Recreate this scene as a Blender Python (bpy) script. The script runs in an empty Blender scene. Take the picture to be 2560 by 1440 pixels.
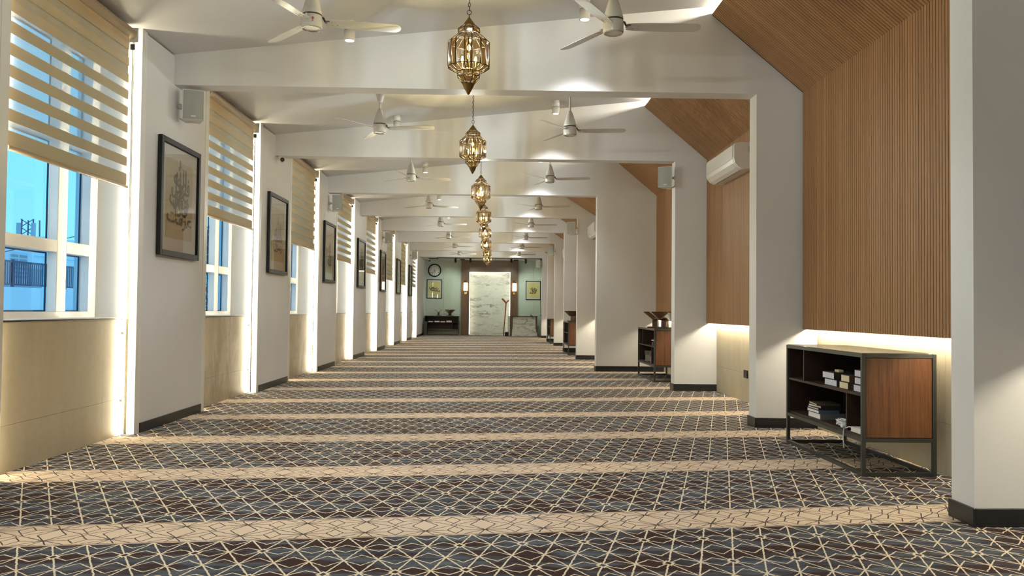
import bpy, bmesh, math, random
from mathutils import Matrix, Vector
random.seed(7)
C = bpy.context.scene.collection
S = bpy.context.scene
PI = math.pi

# ------------------------------------------------------------------ camera, world, exposure
def set_camera():
    yaw, pitch, roll = 0.0197, 0.0269, 0.0104
    r = Vector((math.cos(yaw), -math.sin(yaw), 0)); fw = Vector((math.sin(yaw), math.cos(yaw), 0)); up = Vector((0, 0, 1))
    fw2 = fw*math.cos(pitch)+up*math.sin(pitch); up2 = up*math.cos(pitch)-fw*math.sin(pitch)
    r3 = r*math.cos(roll)+up2*math.sin(roll); up3 = up2*math.cos(roll)-r*math.sin(roll)
    cd = bpy.data.cameras.new('camera'); cam = bpy.data.objects.new('camera', cd); C.objects.link(cam)
    m = Matrix.Identity(4)
    for i in range(3):
        m[i][0] = r3[i]; m[i][1] = up3[i]; m[i][2] = -fw2[i]
    m[2][3] = 1.15
    cam.matrix_world = m
    cd.sensor_fit = 'HORIZONTAL'; cd.sensor_width = 36; cd.lens = 2068.3/2560*36
    cd.clip_start = 0.05; cd.clip_end = 500
    S.camera = cam
set_camera()

SPOT_W = 120.0         # ceiling downlights
LED_WIN = 95.0        # strips behind the window piers (emission strength)
LED_WALL = 115.0       # strips under the slatted wall
LED_COVE = 190.0       # strips above the slatted slope
LANTERN_W = 125.0     # the bulbs of one hanging lantern
WARM = (1.0, 0.89, 0.66)

w = bpy.data.worlds.new('dusk_sky'); S.world = w; w.use_nodes = True
nt = w.node_tree; nt.nodes.clear()
wo = nt.nodes.new('ShaderNodeOutputWorld'); wb = nt.nodes.new('ShaderNodeBackground')
tc = nt.nodes.new('ShaderNodeTexCoord'); sx = nt.nodes.new('ShaderNodeSeparateXYZ'); rp = nt.nodes.new('ShaderNodeValToRGB')
nt.links.new(tc.outputs['Generated'], sx.inputs[0]); nt.links.new(sx.outputs['Z'], rp.inputs[0])
rp.color_ramp.elements[0].position = 0.0; rp.color_ramp.elements[0].color = (0.24, 0.74, 1.0, 1)
rp.color_ramp.elements[1].position = 0.6; rp.color_ramp.elements[1].color = (0.13, 0.52, 1.0, 1)
nt.links.new(rp.outputs[0], wb.inputs['Color']); wb.inputs['Strength'].default_value = 1.35
nt.links.new(wb.outputs[0], wo.inputs['Surface'])

vs = S.view_settings
S.display_settings.display_device = 'sRGB'
vs.view_transform = 'Standard'; vs.look = 'None'; vs.gamma = 1.0; vs.use_curve_mapping = False
vs.exposure = 0.08
S.cycles.max_bounces = 8; S.cycles.diffuse_bounces = 4; S.cycles.glossy_bounces = 3
S.cycles.transparent_max_bounces = 40; S.cycles.transmission_bounces = 4
S.cycles.sample_clamp_indirect = 4.0

# ------------------------------------------------------------------ node helpers
class X:
    """A socket of a node tree with arithmetic."""
    def __init__(s, t, k): s.t = t; s.k = k
    def m(s, op, *a, clamp=False):
        n = s.t.nodes.new('ShaderNodeMath'); n.operation = op; n.use_clamp = clamp
        for i, v in enumerate((s,)+a):
            if isinstance(v, X): s.t.links.new(v.k, n.inputs[i])
            else: n.inputs[i].default_value = float(v)
        return X(s.t, n.outputs[0])
    def __add__(s, o): return s.m('ADD', o)
    def __sub__(s, o): return s.m('SUBTRACT', o)
    def __mul__(s, o): return s.m('MULTIPLY', o)
    def __truediv__(s, o): return s.m('DIVIDE', o)
    def abs(s): return s.m('ABSOLUTE')
    def pp(s):
        """distance to the nearest whole number, 0 to 0.5"""
        return (s - (s + 0.5).m('FLOOR')).abs()
    def below(s, e, soft):
        n = s.t.nodes.new('ShaderNodeMapRange'); n.interpolation_type = 'LINEAR'
        s.t.links.new(s.k, n.inputs[0]); n.inputs[1].default_value = e-soft; n.inputs[2].default_value = e+soft
        n.inputs[3].default_value = 1; n.inputs[4].default_value = 0
        return X(s.t, n.outputs[0])
    def mx(s, o): return s.m('MAXIMUM', o)
    def mn(s, o): return s.m('MINIMUM', o)

def new_mat(name):
    m = bpy.data.materials.new(name); m.use_nodes = True
    return m, m.node_tree, m.node_tree.nodes['Principled BSDF']
def mixc(t, f, a, b, blend='MIX'):
    n = t.nodes.new('ShaderNodeMix'); n.data_type = 'RGBA'; n.blend_type = blend
    for sock, v in ((n.inputs[0], f), (n.inputs[6], a), (n.inputs[7], b)):
        if isinstance(v, X): t.links.new(v.k, sock)
        elif isinstance(v, bpy.types.NodeSocket): t.links.new(v, sock)
        elif isinstance(v, tuple): sock.default_value = (v+(1,))[:4]
        else: sock.default_value = v
    return n.outputs[2]
def coords(t, kind='Object', scale=(1, 1, 1)):
    if kind == 'World':
        g = t.nodes.new('ShaderNodeNewGeometry'); src = g.outputs['Position']
    else:
        c = t.nodes.new('ShaderNodeTexCoord'); src = c.outputs[kind]
    mp = t.nodes.new('ShaderNodeMapping'); mp.inputs['Scale'].default_value = scale
    t.links.new(src, mp.inputs[0]); return mp.outputs[0]
def noise(t, vec, scale, detail=3, rough=0.55):
    n = t.nodes.new('ShaderNodeTexNoise'); n.inputs['Scale'].default_value = scale
    n.inputs['Detail'].default_value = detail; n.inputs['Roughness'].default_value = rough
    t.links.new(vec, n.inputs['Vector']); return X(t, n.outputs['Fac'])
def ramp(t, x, lo, hi):
    n = t.nodes.new('ShaderNodeMapRange'); t.links.new(x.k, n.inputs[0])
    n.inputs[1].default_value = lo; n.inputs[2].default_value = hi
    return X(t, n.outputs[0])
def bump(t, b, x, dist, strength=0.5):
    n = t.nodes.new('ShaderNodeBump'); n.inputs['Distance'].default_value = dist; n.inputs['Strength'].default_value = strength
    t.links.new(x.k, n.inputs['Height']); t.links.new(n.outputs[0], b.inputs['Normal'])
def plain(name, col, rough=0.5, metal=0.0, var=0.06, scale=30, spec=0.5, bmp=0.0):
    m, t, b = new_mat(name)
    v = coords(t, 'Object'); n = noise(t, v, scale)
    lo = tuple(c*(1-var) for c in col); hi = tuple(min(1, c*(1+var)) for c in col)
    t.links.new(mixc(t, n, lo, hi), b.inputs['Base Color'])
    b.inputs['Roughness'].default_value = rough; b.inputs['Metallic'].default_value = metal
    b.inputs['Specular IOR Level'].default_value = spec
    if bmp: bump(t, b, noise(t, v, scale*4), bmp)
    return m
def emit(name, col, strength):
    m, t, b = new_mat(name)
    b.inputs['Base Color'].default_value = (0, 0, 0, 1) if strength > 3 else col+(1,)
    b.inputs['Emission Color'].default_value = col+(1,); b.inputs['Emission Strength'].default_value = strength
    return m
def thin_glass(name, tint, gloss=0.08, rough=0.02, fres=0.3):
    m, t, b = new_mat(name); t.nodes.remove(b)
    out = t.nodes['Material Output']
    tr = t.nodes.new('ShaderNodeBsdfTransparent'); tr.inputs[0].default_value = tint+(1,)
    gl = t.nodes.new('ShaderNodeBsdfGlossy'); gl.inputs['Roughness'].default_value = rough; gl.inputs[0].default_value = (1, 1, 1, 1)
    mx = t.nodes.new('ShaderNodeMixShader'); mx.inputs[0].default_value = gloss
    lw = t.nodes.new('ShaderNodeLayerWeight'); lw.inputs[0].default_value = 0.25
    f = (X(t, lw.outputs['Fresnel'])*fres + gloss).mn(0.9)
    t.links.new(f.k, mx.inputs[0])
    t.links.new(tr.outputs[0], mx.inputs[1]); t.links.new(gl.outputs[0], mx.inputs[2])
    t.links.new(mx.outputs[0], out.inputs['Surface'])
    return m

M = {}
M['paint'] = plain('wall_paint', (0.745, 0.74, 0.745), 0.55, var=0.025, scale=2.5, spec=0.3, bmp=0.0004)
M['paint_trim'] = plain('trim_paint', (0.80, 0.79, 0.75), 0.35, var=0.02)
M['ceiling'] = plain('ceiling_paint', (0.665, 0.66, 0.67), 0.7, var=0.02, scale=2, spec=0.2)
M['black'] = plain('black_skirting', (0.006, 0.007, 0.010), 0.35, var=0.2)
M['frame_black'] = plain('black_lacquer', (0.008, 0.009, 0.012), 0.45, var=0.2, spec=0.25)
M['black_metal'] = plain('black_powder_coat', (0.022, 0.024, 0.023), 0.42, var=0.15, scale=60)
M['white_plastic'] = plain('white_plastic', (0.74, 0.73, 0.70), 0.3, var=0.02)
M['white_gloss'] = plain('white_gloss_plastic', (0.80, 0.79, 0.76), 0.12, var=0.02)
M['fan_white'] = plain('white_enamel', (0.56, 0.55, 0.52), 0.22, var=0.02)
M['grille'] = plain('grey_grille', (0.36, 0.38, 0.36), 0.6, var=0.12, scale=900)
M['chrome'] = plain('chrome', (0.72, 0.72, 0.70), 0.15, metal=1.0)
M['dark_rubber'] = plain('dark_plastic', (0.015, 0.014, 0.013), 0.5)
M['window_white'] = plain('white_upvc', (0.80, 0.80, 0.80), 0.25, var=0.02)
M['gasket'] = plain('dark_blue_gasket', (0.01, 0.015, 0.05), 0.5)
M['brass'] = plain('aged_brass', (0.17, 0.105, 0.035), 0.42, metal=1.0, var=0.35, scale=40)
M['brass_dark'] = plain('dark_brass_came', (0.030, 0.017, 0.007), 0.5, metal=0.4, var=0.3, scale=60)
M['sconce_brass'] = plain('polished_brass', (0.62, 0.44, 0.16), 0.25, metal=1.0)
M['clear_glass'] = thin_glass('clear_lantern_glass', (0.80, 0.75, 0.64), 0.04, 0.08, 0.25)
M['amber_glass'] = thin_glass('amber_lantern_glass', (0.56, 0.42, 0.20), 0.04, 0.08, 0.25)
M['window_glass'] = thin_glass('blue_tinted_glass', (0.93, 0.98, 1.0), 0.01, 0.02, 0.12)
M['picture_glass'] = thin_glass('picture_glass', (0.97, 0.97, 0.96), 0.02, 0.01, 0.35)
M['bulb'] = emit('warm_bulb', (1.0, 0.74, 0.20), 30)
M['sconce_glow'] = emit('sconce_glass', (1.0, 0.86, 0.55), 6)
M['lens'] = emit('downlight_lens', (1.0, 0.97, 0.90), 25)
M['led_win'] = emit('warm_led_window', (1.0, 0.88, 0.60), LED_WIN)
M['led_wall'] = emit('warm_led_wall', WARM, LED_WALL)
M['led_cove'] = emit('warm_led_cove', (1.0, 0.92, 0.74), LED_COVE)
M['led_halo'] = emit('warm_led_halo', (1.0, 0.88, 0.70), 9)
M['mat_board'] = plain('off_white_mount', (0.62, 0.60, 0.54), 0.8, var=0.03, scale=200)
M['parchment'] = plain('tan_parchment', (0.52, 0.44, 0.29), 0.8, var=0.10, scale=4)
M['parchment_yellow'] = plain('yellow_parchment', (0.62, 0.56, 0.26), 0.8, var=0.06, scale=4)
M['ink'] = plain('dark_ink', (0.03, 0.025, 0.018), 0.6)
M['paper'] = plain('page_edges', (0.74, 0.72, 0.70), 0.8, var=0.06, scale=300)
M['paper_cream'] = plain('cream_page_edges', (0.66, 0.58, 0.42), 0.8, var=0.08, scale=300)
M['book_grey'] = plain('grey_book_cloth', (0.13, 0.13, 0.13), 0.6)
M['book_blue'] = plain('slate_blue_book_cloth', (0.07, 0.10, 0.15), 0.6)
M['book_brown'] = plain('brown_book_leather', (0.06, 0.035, 0.02), 0.5)
M['book_dark'] = plain('black_book_cloth', (0.02, 0.02, 0.022), 0.5)
M['cable_white'] = plain('white_cable', (0.75, 0.76, 0.78), 0.4)
M['concrete'] = plain('painted_parapet', (0.90, 0.91, 0.92), 0.8, var=0.06, scale=1.2)
M['ext_dark'] = plain('dark_steel_railing', (0.07, 0.11, 0.18), 0.5)
M['ext_grey'] = plain('grey_render', (0.42, 0.46, 0.52), 0.8, var=0.12, scale=0.4)
M['ext_white'] = plain('white_sheet_metal', (0.80, 0.82, 0.84), 0.5, var=0.04)
M['leaf'] = plain('leaf_green', (0.05, 0.16, 0.05), 0.6, var=0.4, scale=3)
M['bark'] = plain('bark', (0.07, 0.05, 0.035), 0.9)
M['red_logo'] = plain('red_logo_print', (0.35, 0.06, 0.03), 0.5)
M['clock_face'] = plain('clock_face', (0.72, 0.74, 0.70), 0.5, var=0.02)

def wood(name, dark, light, axis='Z', rough=0.4, sc=1.0, slat=False):
    m, t, b = new_mat(name)
    s = {'Z': (26, 26, 1.3), 'X': (1.3, 26, 26), 'Y': (26, 1.3, 26), 'XZ': (1.3, 26, 1.3)}[axis]
    v = coords(t, 'World', tuple(c*sc for c in s))
    n1 = noise(t, v, 1.0, 4, 0.6); n2 = noise(t, v, 4.0, 3, 0.6)
    f = ramp(t, n1*0.65+n2*0.35, 0.32, 0.68)
    if slat:                       # every slat its own tone, by its own place along the wall
        g = t.nodes.new('ShaderNodeNewGeometry'); sp = t.nodes.new('ShaderNodeSeparateXYZ'); t.links.new(g.outputs['Position'], sp.inputs[0])
        y = (X(t, sp.outputs['Y'])/0.04+0.01).m('FLOOR')
        wn = t.nodes.new('ShaderNodeTexWhiteNoise'); wn.noise_dimensions = '1D'; t.links.new(y.k, wn.inputs['W'])
        f = f*0.55+X(t, wn.outputs['Value'])*0.45
    t.links.new(mixc(t, f, dark, light), b.inputs['Base Color'])
    b.inputs['Roughness'].default_value = rough; b.inputs['Specular IOR Level'].default_value = 0.35
    bump(t, b, n2, 0.0006, 0.4)
    return m
M['slat'] = wood('oak_slat', (0.275, 0.142, 0.058), (0.400, 0.222, 0.102), 'Z', 0.5, slat=True)
M['slat_slope'] = wood('oak_slat_slope', (0.275, 0.142, 0.058), (0.400, 0.222, 0.102), 'XZ', 0.5, slat=True)
M['slat_back'] = plain('dark_slat_backing', (0.030, 0.014, 0.006), 0.8)
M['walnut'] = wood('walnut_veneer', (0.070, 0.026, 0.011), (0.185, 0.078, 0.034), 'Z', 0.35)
M['walnut_dark'] = wood('dark_walnut', (0.014, 0.005, 0.004), (0.034, 0.013, 0.008), 'Y', 0.55)  # the shade inside the bookcases is put into this darker tone
M['stand_wood'] = wood('dark_rosewood', (0.030, 0.012, 0.007), (0.085, 0.036, 0.020), 'X', 0.35)
M['mihrab_wood'] = wood('brown_panelling', (0.075, 0.038, 0.018), (0.150, 0.085, 0.042), 'Z', 0.35)
M['lintel_wood'] = wood('brown_panelling_level', (0.075, 0.038, 0.018), (0.150, 0.085, 0.042), 'X', 0.35)
M['staff_wood'] = plain('red_brown_stick', (0.20, 0.055, 0.025), 0.35, var=0.2)

def tile_mat(name, a, b_, stain=0.0):
    m, t, b = new_mat(name)
    v = coords(t, 'World', (1, 1, 1)); vv = coords(t, 'World', (1.0, 3.0, 0.6))
    f = ramp(t, noise(t, v, 14, 5, 0.65)*0.5+noise(t, vv, 2.2, 3)*0.5, 0.3, 0.7)
    col = mixc(t, f, a, b_)
    if stain:                      # old water marks with a shape of their own
        n = noise(t, coords(t, 'World', (1, 1.7, 0.9)), 1.9, 4, 0.55)
        edge = (n-0.52).abs().below(0.0, 0.050)
        inner = ramp(t, n, 0.50, 0.60)
        col = mixc(t, (edge*edge*0.85+inner*0.40).mn(1.0)*stain, col, (0.20, 0.15, 0.08))
        pale = ramp(t, noise(t, coords(t, 'World', (1, 2.6, 0.8)), 2.3, 4, 0.6), 0.56, 0.68)
        col = mixc(t, pale*0.5*stain, col, (0.66, 0.60, 0.48))
    t.links.new(col, b.inputs['Base Color'])
    b.inputs['Roughness'].default_value = 0.42; b.inputs['Specular IOR Level'].default_value = 0.35
    bump(t, b, noise(t, v, 60, 3), 0.0006, 0.3)
    return m
M['tile'] = tile_mat('beige_stone_tile', (0.47, 0.40, 0.28), (0.56, 0.49, 0.36))
M['tile_stain'] = tile_mat('stained_stone_tile', (0.45, 0.38, 0.27), (0.56, 0.49, 0.36), 1.0)
M['tile_green_cast'] = tile_mat('green_cast_stone', (0.40, 0.47, 0.41), (0.49, 0.56, 0.49))  # pale stone with the far lamps' greenish cast put into its colour
def marble(name):
    m, t, b = new_mat(name)
    v = coords(t, 'World', (1.0, 1.0, 1.0))
    mp = t.nodes.new('ShaderNodeMapping'); mp.inputs['Rotation'].default_value = (0, -0.75, 0); mp.inputs['Scale'].default_value = (0.55, 1, 1.7)
    t.links.new(v, mp.inputs[0])
    n = noise(t, mp.outputs[0], 1.1, 7, 0.62)
    vein = (n-0.47).abs().below(0.010, 0.014)*ramp(t, noise(t, v, 0.9, 3), 0.40, 0.60)
    v2 = (noise(t, mp.outputs[0], 2.2, 6, 0.6)-0.53).abs().below(0.004, 0.012)*0.45
    blot = ramp(t, noise(t, mp.outputs[0], 1.6, 5, 0.7), 0.57, 0.66)*0.65
    f = vein.mx(v2).mx(blot)
    base = mixc(t, noise(t, v, 3, 4), (0.66, 0.68, 0.60), (0.76, 0.77, 0.70))
    t.links.new(mixc(t, f, base, (0.10, 0.11, 0.09)), b.inputs['Base Color'])
    b.inputs['Roughness'].default_value = 0.2
    return m
M['marble'] = marble('veined_marble')

def fabric(name, col, transp, transl):
    m, t, b = new_mat(name); t.nodes.remove(b); out = t.nodes['Material Output']
    v = coords(t, 'Object'); n = noise(t, v, 260, 2)
    c = mixc(t, n, tuple(x*0.9 for x in col), tuple(min(1, x*1.1) for x in col))
    d = t.nodes.new('ShaderNodeBsdfDiffuse'); tl = t.nodes.new('ShaderNodeBsdfTranslucent'); tr = t.nodes.new('ShaderNodeBsdfTransparent')
    t.links.new(c, d.inputs[0]); t.links.new(c, tl.inputs[0])
    a = t.nodes.new('ShaderNodeMixShader'); a.inputs[0].default_value = transl
    t.links.new(d.outputs[0], a.inputs[1]); t.links.new(tl.outputs[0], a.inputs[2])
    z = t.nodes.new('ShaderNodeMixShader'); z.inputs[0].default_value = transp
    t.links.new(a.outputs[0], z.inputs[1]); t.links.new(tr.outputs[0], z.inputs[2])
    t.links.new(z.outputs[0], out.inputs['Surface'])
    return m
M['band'] = fabric('tan_blind_fabric', (0.84, 0.72, 0.53), 0.0, 0.5)
M['sheer'] = fabric('sheer_blind_net', (0.80, 0.78, 0.72), 0.66, 0.5)
M['cassette'] = plain('beige_aluminium', (0.42, 0.33, 0.22), 0.4, var=0.03)

def carpet():
    m, t, b = new_mat('patterned_carpet')
    c = t.nodes.new('ShaderNodeTexCoord'); sp = t.nodes.new('ShaderNodeSeparateXYZ')
    # a slightly uneven weave so that no line is ruler straight
    x = X(t, None); x.k = sp.outputs['X']; y = X(t, sp.outputs['Y'])
    t.links.new(c.outputs['Object'], sp.inputs[0])
    wob = t.nodes.new('ShaderNodeTexNoise'); wob.inputs['Scale'].default_value = 38; wob.inputs['Detail'].default_value = 1
    t.links.new(c.outputs['Object'], wob.inputs['Vector'])
    ws = t.nodes.new('ShaderNodeSeparateXYZ'); t.links.new(wob.outputs['Color'], ws.inputs[0])
    th = math.atan(0.1183); ct, st = math.cos(th), math.sin(th)
    u = x*ct+y*st+(X(t, ws.outputs['X'])-0.5)*0.010
    v = y*ct-x*st+(X(t, ws.outputs['Y'])-0.5)*0.010
    PER, HW, PY, p = 1.5330, 0.197, 0.3797, 0.155
    V0 = 4.452
    s = (v-V0)/PER
    w0 = (s-s.m('FLOOR'))*PER                      # 0..PER above a band's middle line
    wb = (s-(s+0.5).m('FLOOR'))*PER                # signed distance from the nearest band's middle
    inband = wb.abs().below(HW, 0.002)
    A = (u-0.007)/p
    fv = (w0-HW)/PY
    # ---- field: diagonals, rhombs and small hexagons
    k = 1/math.sqrt((1/p)**2+(1/PY)**2)
    d1 = (A+fv-0.5).pp()*k; d2 = (A-fv+0.5).pp()*k
    amp, amp2 = 0.060, 0.078
    r1 = ((fv-0.5).pp()*PY-A.pp()*(2*amp)).abs()*0.84
    r2 = (fv.pp()*PY-(A-0.5).pp()*(2*amp2)).abs()*0.84
    hx = (A*0.5).pp()*(2*p); hy = (fv-0.5).pp()*PY
    hex_ = hx/0.024+hy/0.032
    inside = hex_.below(0.85, 0.05)
    ring = (hex_-1.0).abs()*0.014
    d = d1.mn(d2).mn(r1).mn(r2)+inside*0.02
    line = d.mn(ring).below(0.0040, 0.0012)
    n1 = noise(t, coords(t, 'Object', (1.3, 5.5, 1)), 1.5, 4, 0.55)
    tone = ramp(t, n1+(noise(t, coords(t, 'Object', (7, 26, 1)), 1.0, 2)-0.5)*0.18, 0.44, 0.55)
    n3 = noise(t, coords(t, 'Object', (1.0, 9, 1)), 2.1, 3)
    grey = mixc(t, ramp(t, n3, 0.35, 0.7), (0.032, 0.040, 0.055), (0.125, 0.145, 0.180))
    dark = mixc(t, tone, (0.042, 0.019, 0.019), grey)
    field = mixc(t, line, dark, (0.88, 0.77, 0.58))
    # ---- band: cream ground with dark outlines
    au = ((A-1.0)*0.5).pp()*(2*p); av = wb.abs()
    def seg(a, q):
        ax, ay = a; dx, dy = q[0]-a[0], q[1]-a[1]; L2 = dx*dx+dy*dy
        px = au-ax; py = av-ay
        h = (px*(dx/L2)+py*(dy/L2)).m('MULTIPLY', 1.0, clamp=True)
        ex = px-h*dx; ey = py-h*dy
        return (ex*ex+ey*ey).m('SQRT')
    P = 2*p; B = 2*HW
    pts = [((0, .27), (.22, 0)), ((.5, .42), (.36, .25)), ((.36, .25), (.5, .08)), ((0, .27), (.12, .46)), ((0, .27), (.34, .26)),
           ((0, .27), (.42, .03)), ((0, .27), (.36, .44)), ((.44, 0), (.5, .06))]
    D = None
    for a, q in pts:
        e = seg((a[0]*P, a[1]*B), (q[0]*P, q[1]*B)); D = e if D is None else D.mn(e)
    edge = (av-0.465*B).abs()
    dk = D.below(0.0034, 0.0014).mx(edge.below(0.0032, 0.0012))
    rim = edge+0.0
    band = mixc(t, dk, mixc(t, noise(t, coords(t, 'Object'), 3.0), (0.77, 0.605, 0.44), (0.85, 0.69, 0.53)), (0.060, 0.045, 0.050))
    col = mixc(t, inband, field, band)
    fz = noise(t, coords(t, 'Object'), 420, 2)
    col = mixc(t, 0.5, col, mixc(t, ramp(t, fz, 0.3, 0.7), (0.45, 0.45, 0.45), (1, 1, 1)), 'MULTIPLY')
    t.links.new(col, b.inputs['Base Color'])
    b.inputs['Roughness'].default_value = 0.95; b.inputs['Specular IOR Level'].default_value = 0.1
    b.inputs['Sheen Weight'].default_value = 0.03
    bump(t, b, fz, 0.004, 0.5)
    return m
M['carpet'] = carpet()

# ------------------------------------------------------------------ mesh helpers
class MB:
    """Collects shapes, then links them as ONE mesh object."""
    def __init__(s): s.b = bmesh.new()
    def box(s, x0, x1, y0, y1, z0, z1, bev=0.0, mat=0, seg=1):
        b = bmesh.new()
        r = bmesh.ops.create_cube(b, size=1.0)
        for q in r['verts']:
            q.co = Vector(((x0+x1)/2+q.co.x*(x1-x0), (y0+y1)/2+q.co.y*(y1-y0), (z0+z1)/2+q.co.z*(z1-z0)))
        if bev: bmesh.ops.bevel(b, geom=b.edges[:], offset=bev, segments=seg, affect='EDGES', profile=0.5)
        return s.join(b, mat)
    def join(s, b, mat=0, M4=None):
        vs_ = [s.b.verts.new(M4 @ q.co if M4 is not None else q.co) for q in b.verts]
        b.verts.index_update()
        for f in b.faces:
            try:
                g = s.b.faces.new([vs_[q.index] for q in f.verts]); g.smooth = f.smooth; g.material_index = mat
            except ValueError: pass
        b.free(); return s
    def poly(s, pts, mat=0):
        f = s.b.faces.new([s.b.verts.new(p) for p in pts]); f.material_index = mat; return s
    def prism(s, prof, y0, y1, axis='Y', mat=0, smooth=False):
        def P(a, c, d): return {'Y': (a, d, c), 'X': (d, a, c), 'Z': (a, c, d)}[axis]
        A = [s.b.verts.new(P(a, c, y0)) for a, c in prof]; B = [s.b.verts.new(P(a, c, y1)) for a, c in prof]
        n = len(prof)
        fs = [s.b.faces.new(A[::-1]), s.b.faces.new(B)]
        for i in range(n):
            f = s.b.faces.new((A[i], A[(i+1) % n], B[(i+1) % n], B[i])); f.smooth = smooth; fs.append(f)
        for f in fs: f.material_index = mat
        bmesh.ops.recalc_face_normals(s.b, faces=fs); return s
    def lathe(s, prof, n=24, c=(0, 0, 0), smooth=True, mat=0, rot=0.0, cap=True):
        rings = []
        for r, z in prof:
            if r < 1e-6: rings.append([s.b.verts.new((c[0], c[1], c[2]+z))])
            else: rings.append([s.b.verts.new((c[0]+r*math.cos(rot+2*PI*i/n), c[1]+r*math.sin(rot+2*PI*i/n), c[2]+z)) for i in range(n)])
        fs = []
        for a, q in zip(rings, rings[1:]):
            for i in range(n):
                j = (i+1) % n
                if len(a) == 1 and len(q) == 1: continue
                if len(a) == 1: f = s.b.faces.new((a[0], q[j], q[i]))
                elif len(q) == 1: f = s.b.faces.new((a[i], a[j], q[0]))
                else: f = s.b.faces.new((a[i], a[j], q[j], q[i]))
                f.smooth = smooth; f.material_index = mat; fs.append(f)
        if cap:
            for R in (rings[0], rings[-1]):
                if len(R) > 2: f = s.b.faces.new(R); f.material_index = mat; fs.append(f)
        bmesh.ops.recalc_face_normals(s.b, faces=fs); return s
    def tube(s, pts, r, n=8, mat=0, closed=False, smooth=True):
        pts = [Vector(p) for p in pts]; rings = []
        m_ = len(pts)
        for i, p in enumerate(pts):
            a = pts[(i-1) % m_] if (closed or i > 0) else p; q = pts[(i+1) % m_] if (closed or i < m_-1) else p
            d = (q-a).normalized(); h = Vector((0, 0, 1)) if abs(d.z) < 0.9 else Vector((1, 0, 0))
            e1 = d.cross(h).normalized(); e2 = d.cross(e1)
            rr = r[i] if isinstance(r, (list, tuple)) else r
            rings.append([s.b.verts.new(p+e1*rr*math.cos(2*PI*k/n)+e2*rr*math.sin(2*PI*k/n)) for k in range(n)])
        fs = []
        for i in range(m_ if closed else m_-1):
            a, q = rings[i], rings[(i+1) % m_]
            for k in range(n):
                f = s.b.faces.new((a[k], a[(k+1) % n], q[(k+1) % n], q[k])); f.smooth = smooth; f.material_index = mat; fs.append(f)
        if not closed:
            for R in (rings[0], rings[-1]): f = s.b.faces.new(R); f.material_index = mat; fs.append(f)
        bmesh.ops.recalc_face_normals(s.b, faces=fs); return s
    def sphere(s, c, r, seg=12, sc=(1, 1, 1), mat=0):
        b = bmesh.new(); bmesh.ops.create_uvsphere(b, u_segments=seg, v_segments=max(6, seg//2), radius=r)
        for f in b.faces: f.smooth = True
        return s.join(b, mat, Matrix.Translation(c) @ Matrix.Diagonal((sc[0], sc[1], sc[2], 1)))
    def obj(s, name, mats, parent=None, loc=None, rz=0.0, rot=None):
        me = bpy.data.meshes.new(name); s.b.to_mesh(me); s.b.free()
        for q in (mats if isinstance(mats, (list, tuple)) else [mats]): me.materials.append(M[q])
        return link(name, me, parent, loc, rz, rot)

def link(name, me, parent=None, loc=None, rz=0.0, rot=None):
    o = bpy.data.objects.new(name, me); C.objects.link(o)
    if parent is not None: o.parent = parent
    if loc is not None: o.location = loc
    o.rotation_euler = rot if rot is not None else (0, 0, rz)
    return o
def thing(name, label, cat, loc=(0, 0, 0), rz=0.0, group=None):
    o = bpy.data.objects.new(name, None); C.objects.link(o); o.location = loc; o.rotation_euler = (0, 0, rz)
    o.empty_display_size = 0.1
    return tag(o, label, cat, group)
def tag(o, label, cat, group=None):
    o['label'] = label; o['category'] = cat
    if group: o['group'] = group
    return o
def struct(o): o['kind'] = 'structure'; return o
def stuff(o): o['kind'] = 'stuff'; return o
def dup(root, loc, rz=0.0, label=None, group=None):
    r = root.copy(); C.objects.link(r); r.location = loc; r.rotation_euler = (0, 0, rz)
    if label: r['label'] = label
    if group: r['group'] = group
    for ch in list(root.children):
        c = ch.copy(); C.objects.link(c); c.parent = r
        for g in list(ch.children):
            d = g.copy(); C.objects.link(d); d.parent = c
    return r
def glyphs(body, size, off=0.0, res=3):
    """mesh of a piece of writing in the built-in font, centred on the origin, in the XZ plane facing -Y"""
    cu = bpy.data.curves.new('writing', 'FONT'); cu.body = body; cu.size = size; cu.align_x = 'CENTER'; cu.align_y = 'CENTER'
    cu.resolution_u = res; cu.extrude = 0.0006; cu.offset = off
    o = bpy.data.objects.new('writing', cu); C.objects.link(o)
    dg = bpy.context.evaluated_depsgraph_get()
    me = bpy.data.meshes.new_from_object(o.evaluated_get(dg))
    bpy.data.objects.remove(o); bpy.data.curves.remove(cu)
    b = bmesh.new(); b.from_mesh(me); bpy.data.meshes.remove(me)
    xs = [q.co.x for q in b.verts]; ys = [q.co.y for q in b.verts]
    if xs:
        mid = Vector(((min(xs)+max(xs))/2, (min(ys)+max(ys))/2, 0))
        for q in b.verts: q.co -= mid
    bmesh.ops.rotate(b, verts=b.verts[:], cent=(0, 0, 0), matrix=Matrix.Rotation(PI/2, 3, 'X'))
    return b
ORD = ['nearest', 'second', 'third', 'fourth', 'fifth', 'sixth', 'seventh', 'eighth and farthest']

# ------------------------------------------------------------------ measured hall
BAY, P1 = 3.7864, 4.4848
PY_ = lambda k: P1+(k-1)*BAY                  # front face of frame k
PD = 0.225                                    # frame thickness
ZB = 3.366                                    # underside of the beams
CX = lambda x: 3.676+0.1075*(x+3.2)           # sloping ceiling
XL = -3.228                                   # face of the window piers
YN = lambda k: 7.5147+(k-1)*BAY; LP = 1.7696  # near edge and length of pier k
XG = -3.34                                    # window wall plane
FARY = 37.8
XR = lambda k: 2.62 if k <= 3 else 1.937
XW = lambda k: 3.08 if k <= 3 else 2.40       # face of the slatted wall in bay k (between frames k and k+1)
LIP = lambda k: (2.155, 4.16) if k <= 3 else (1.33, 4.06)
TILE = lambda k: XW(k)+0.16
K0 = -1

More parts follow.
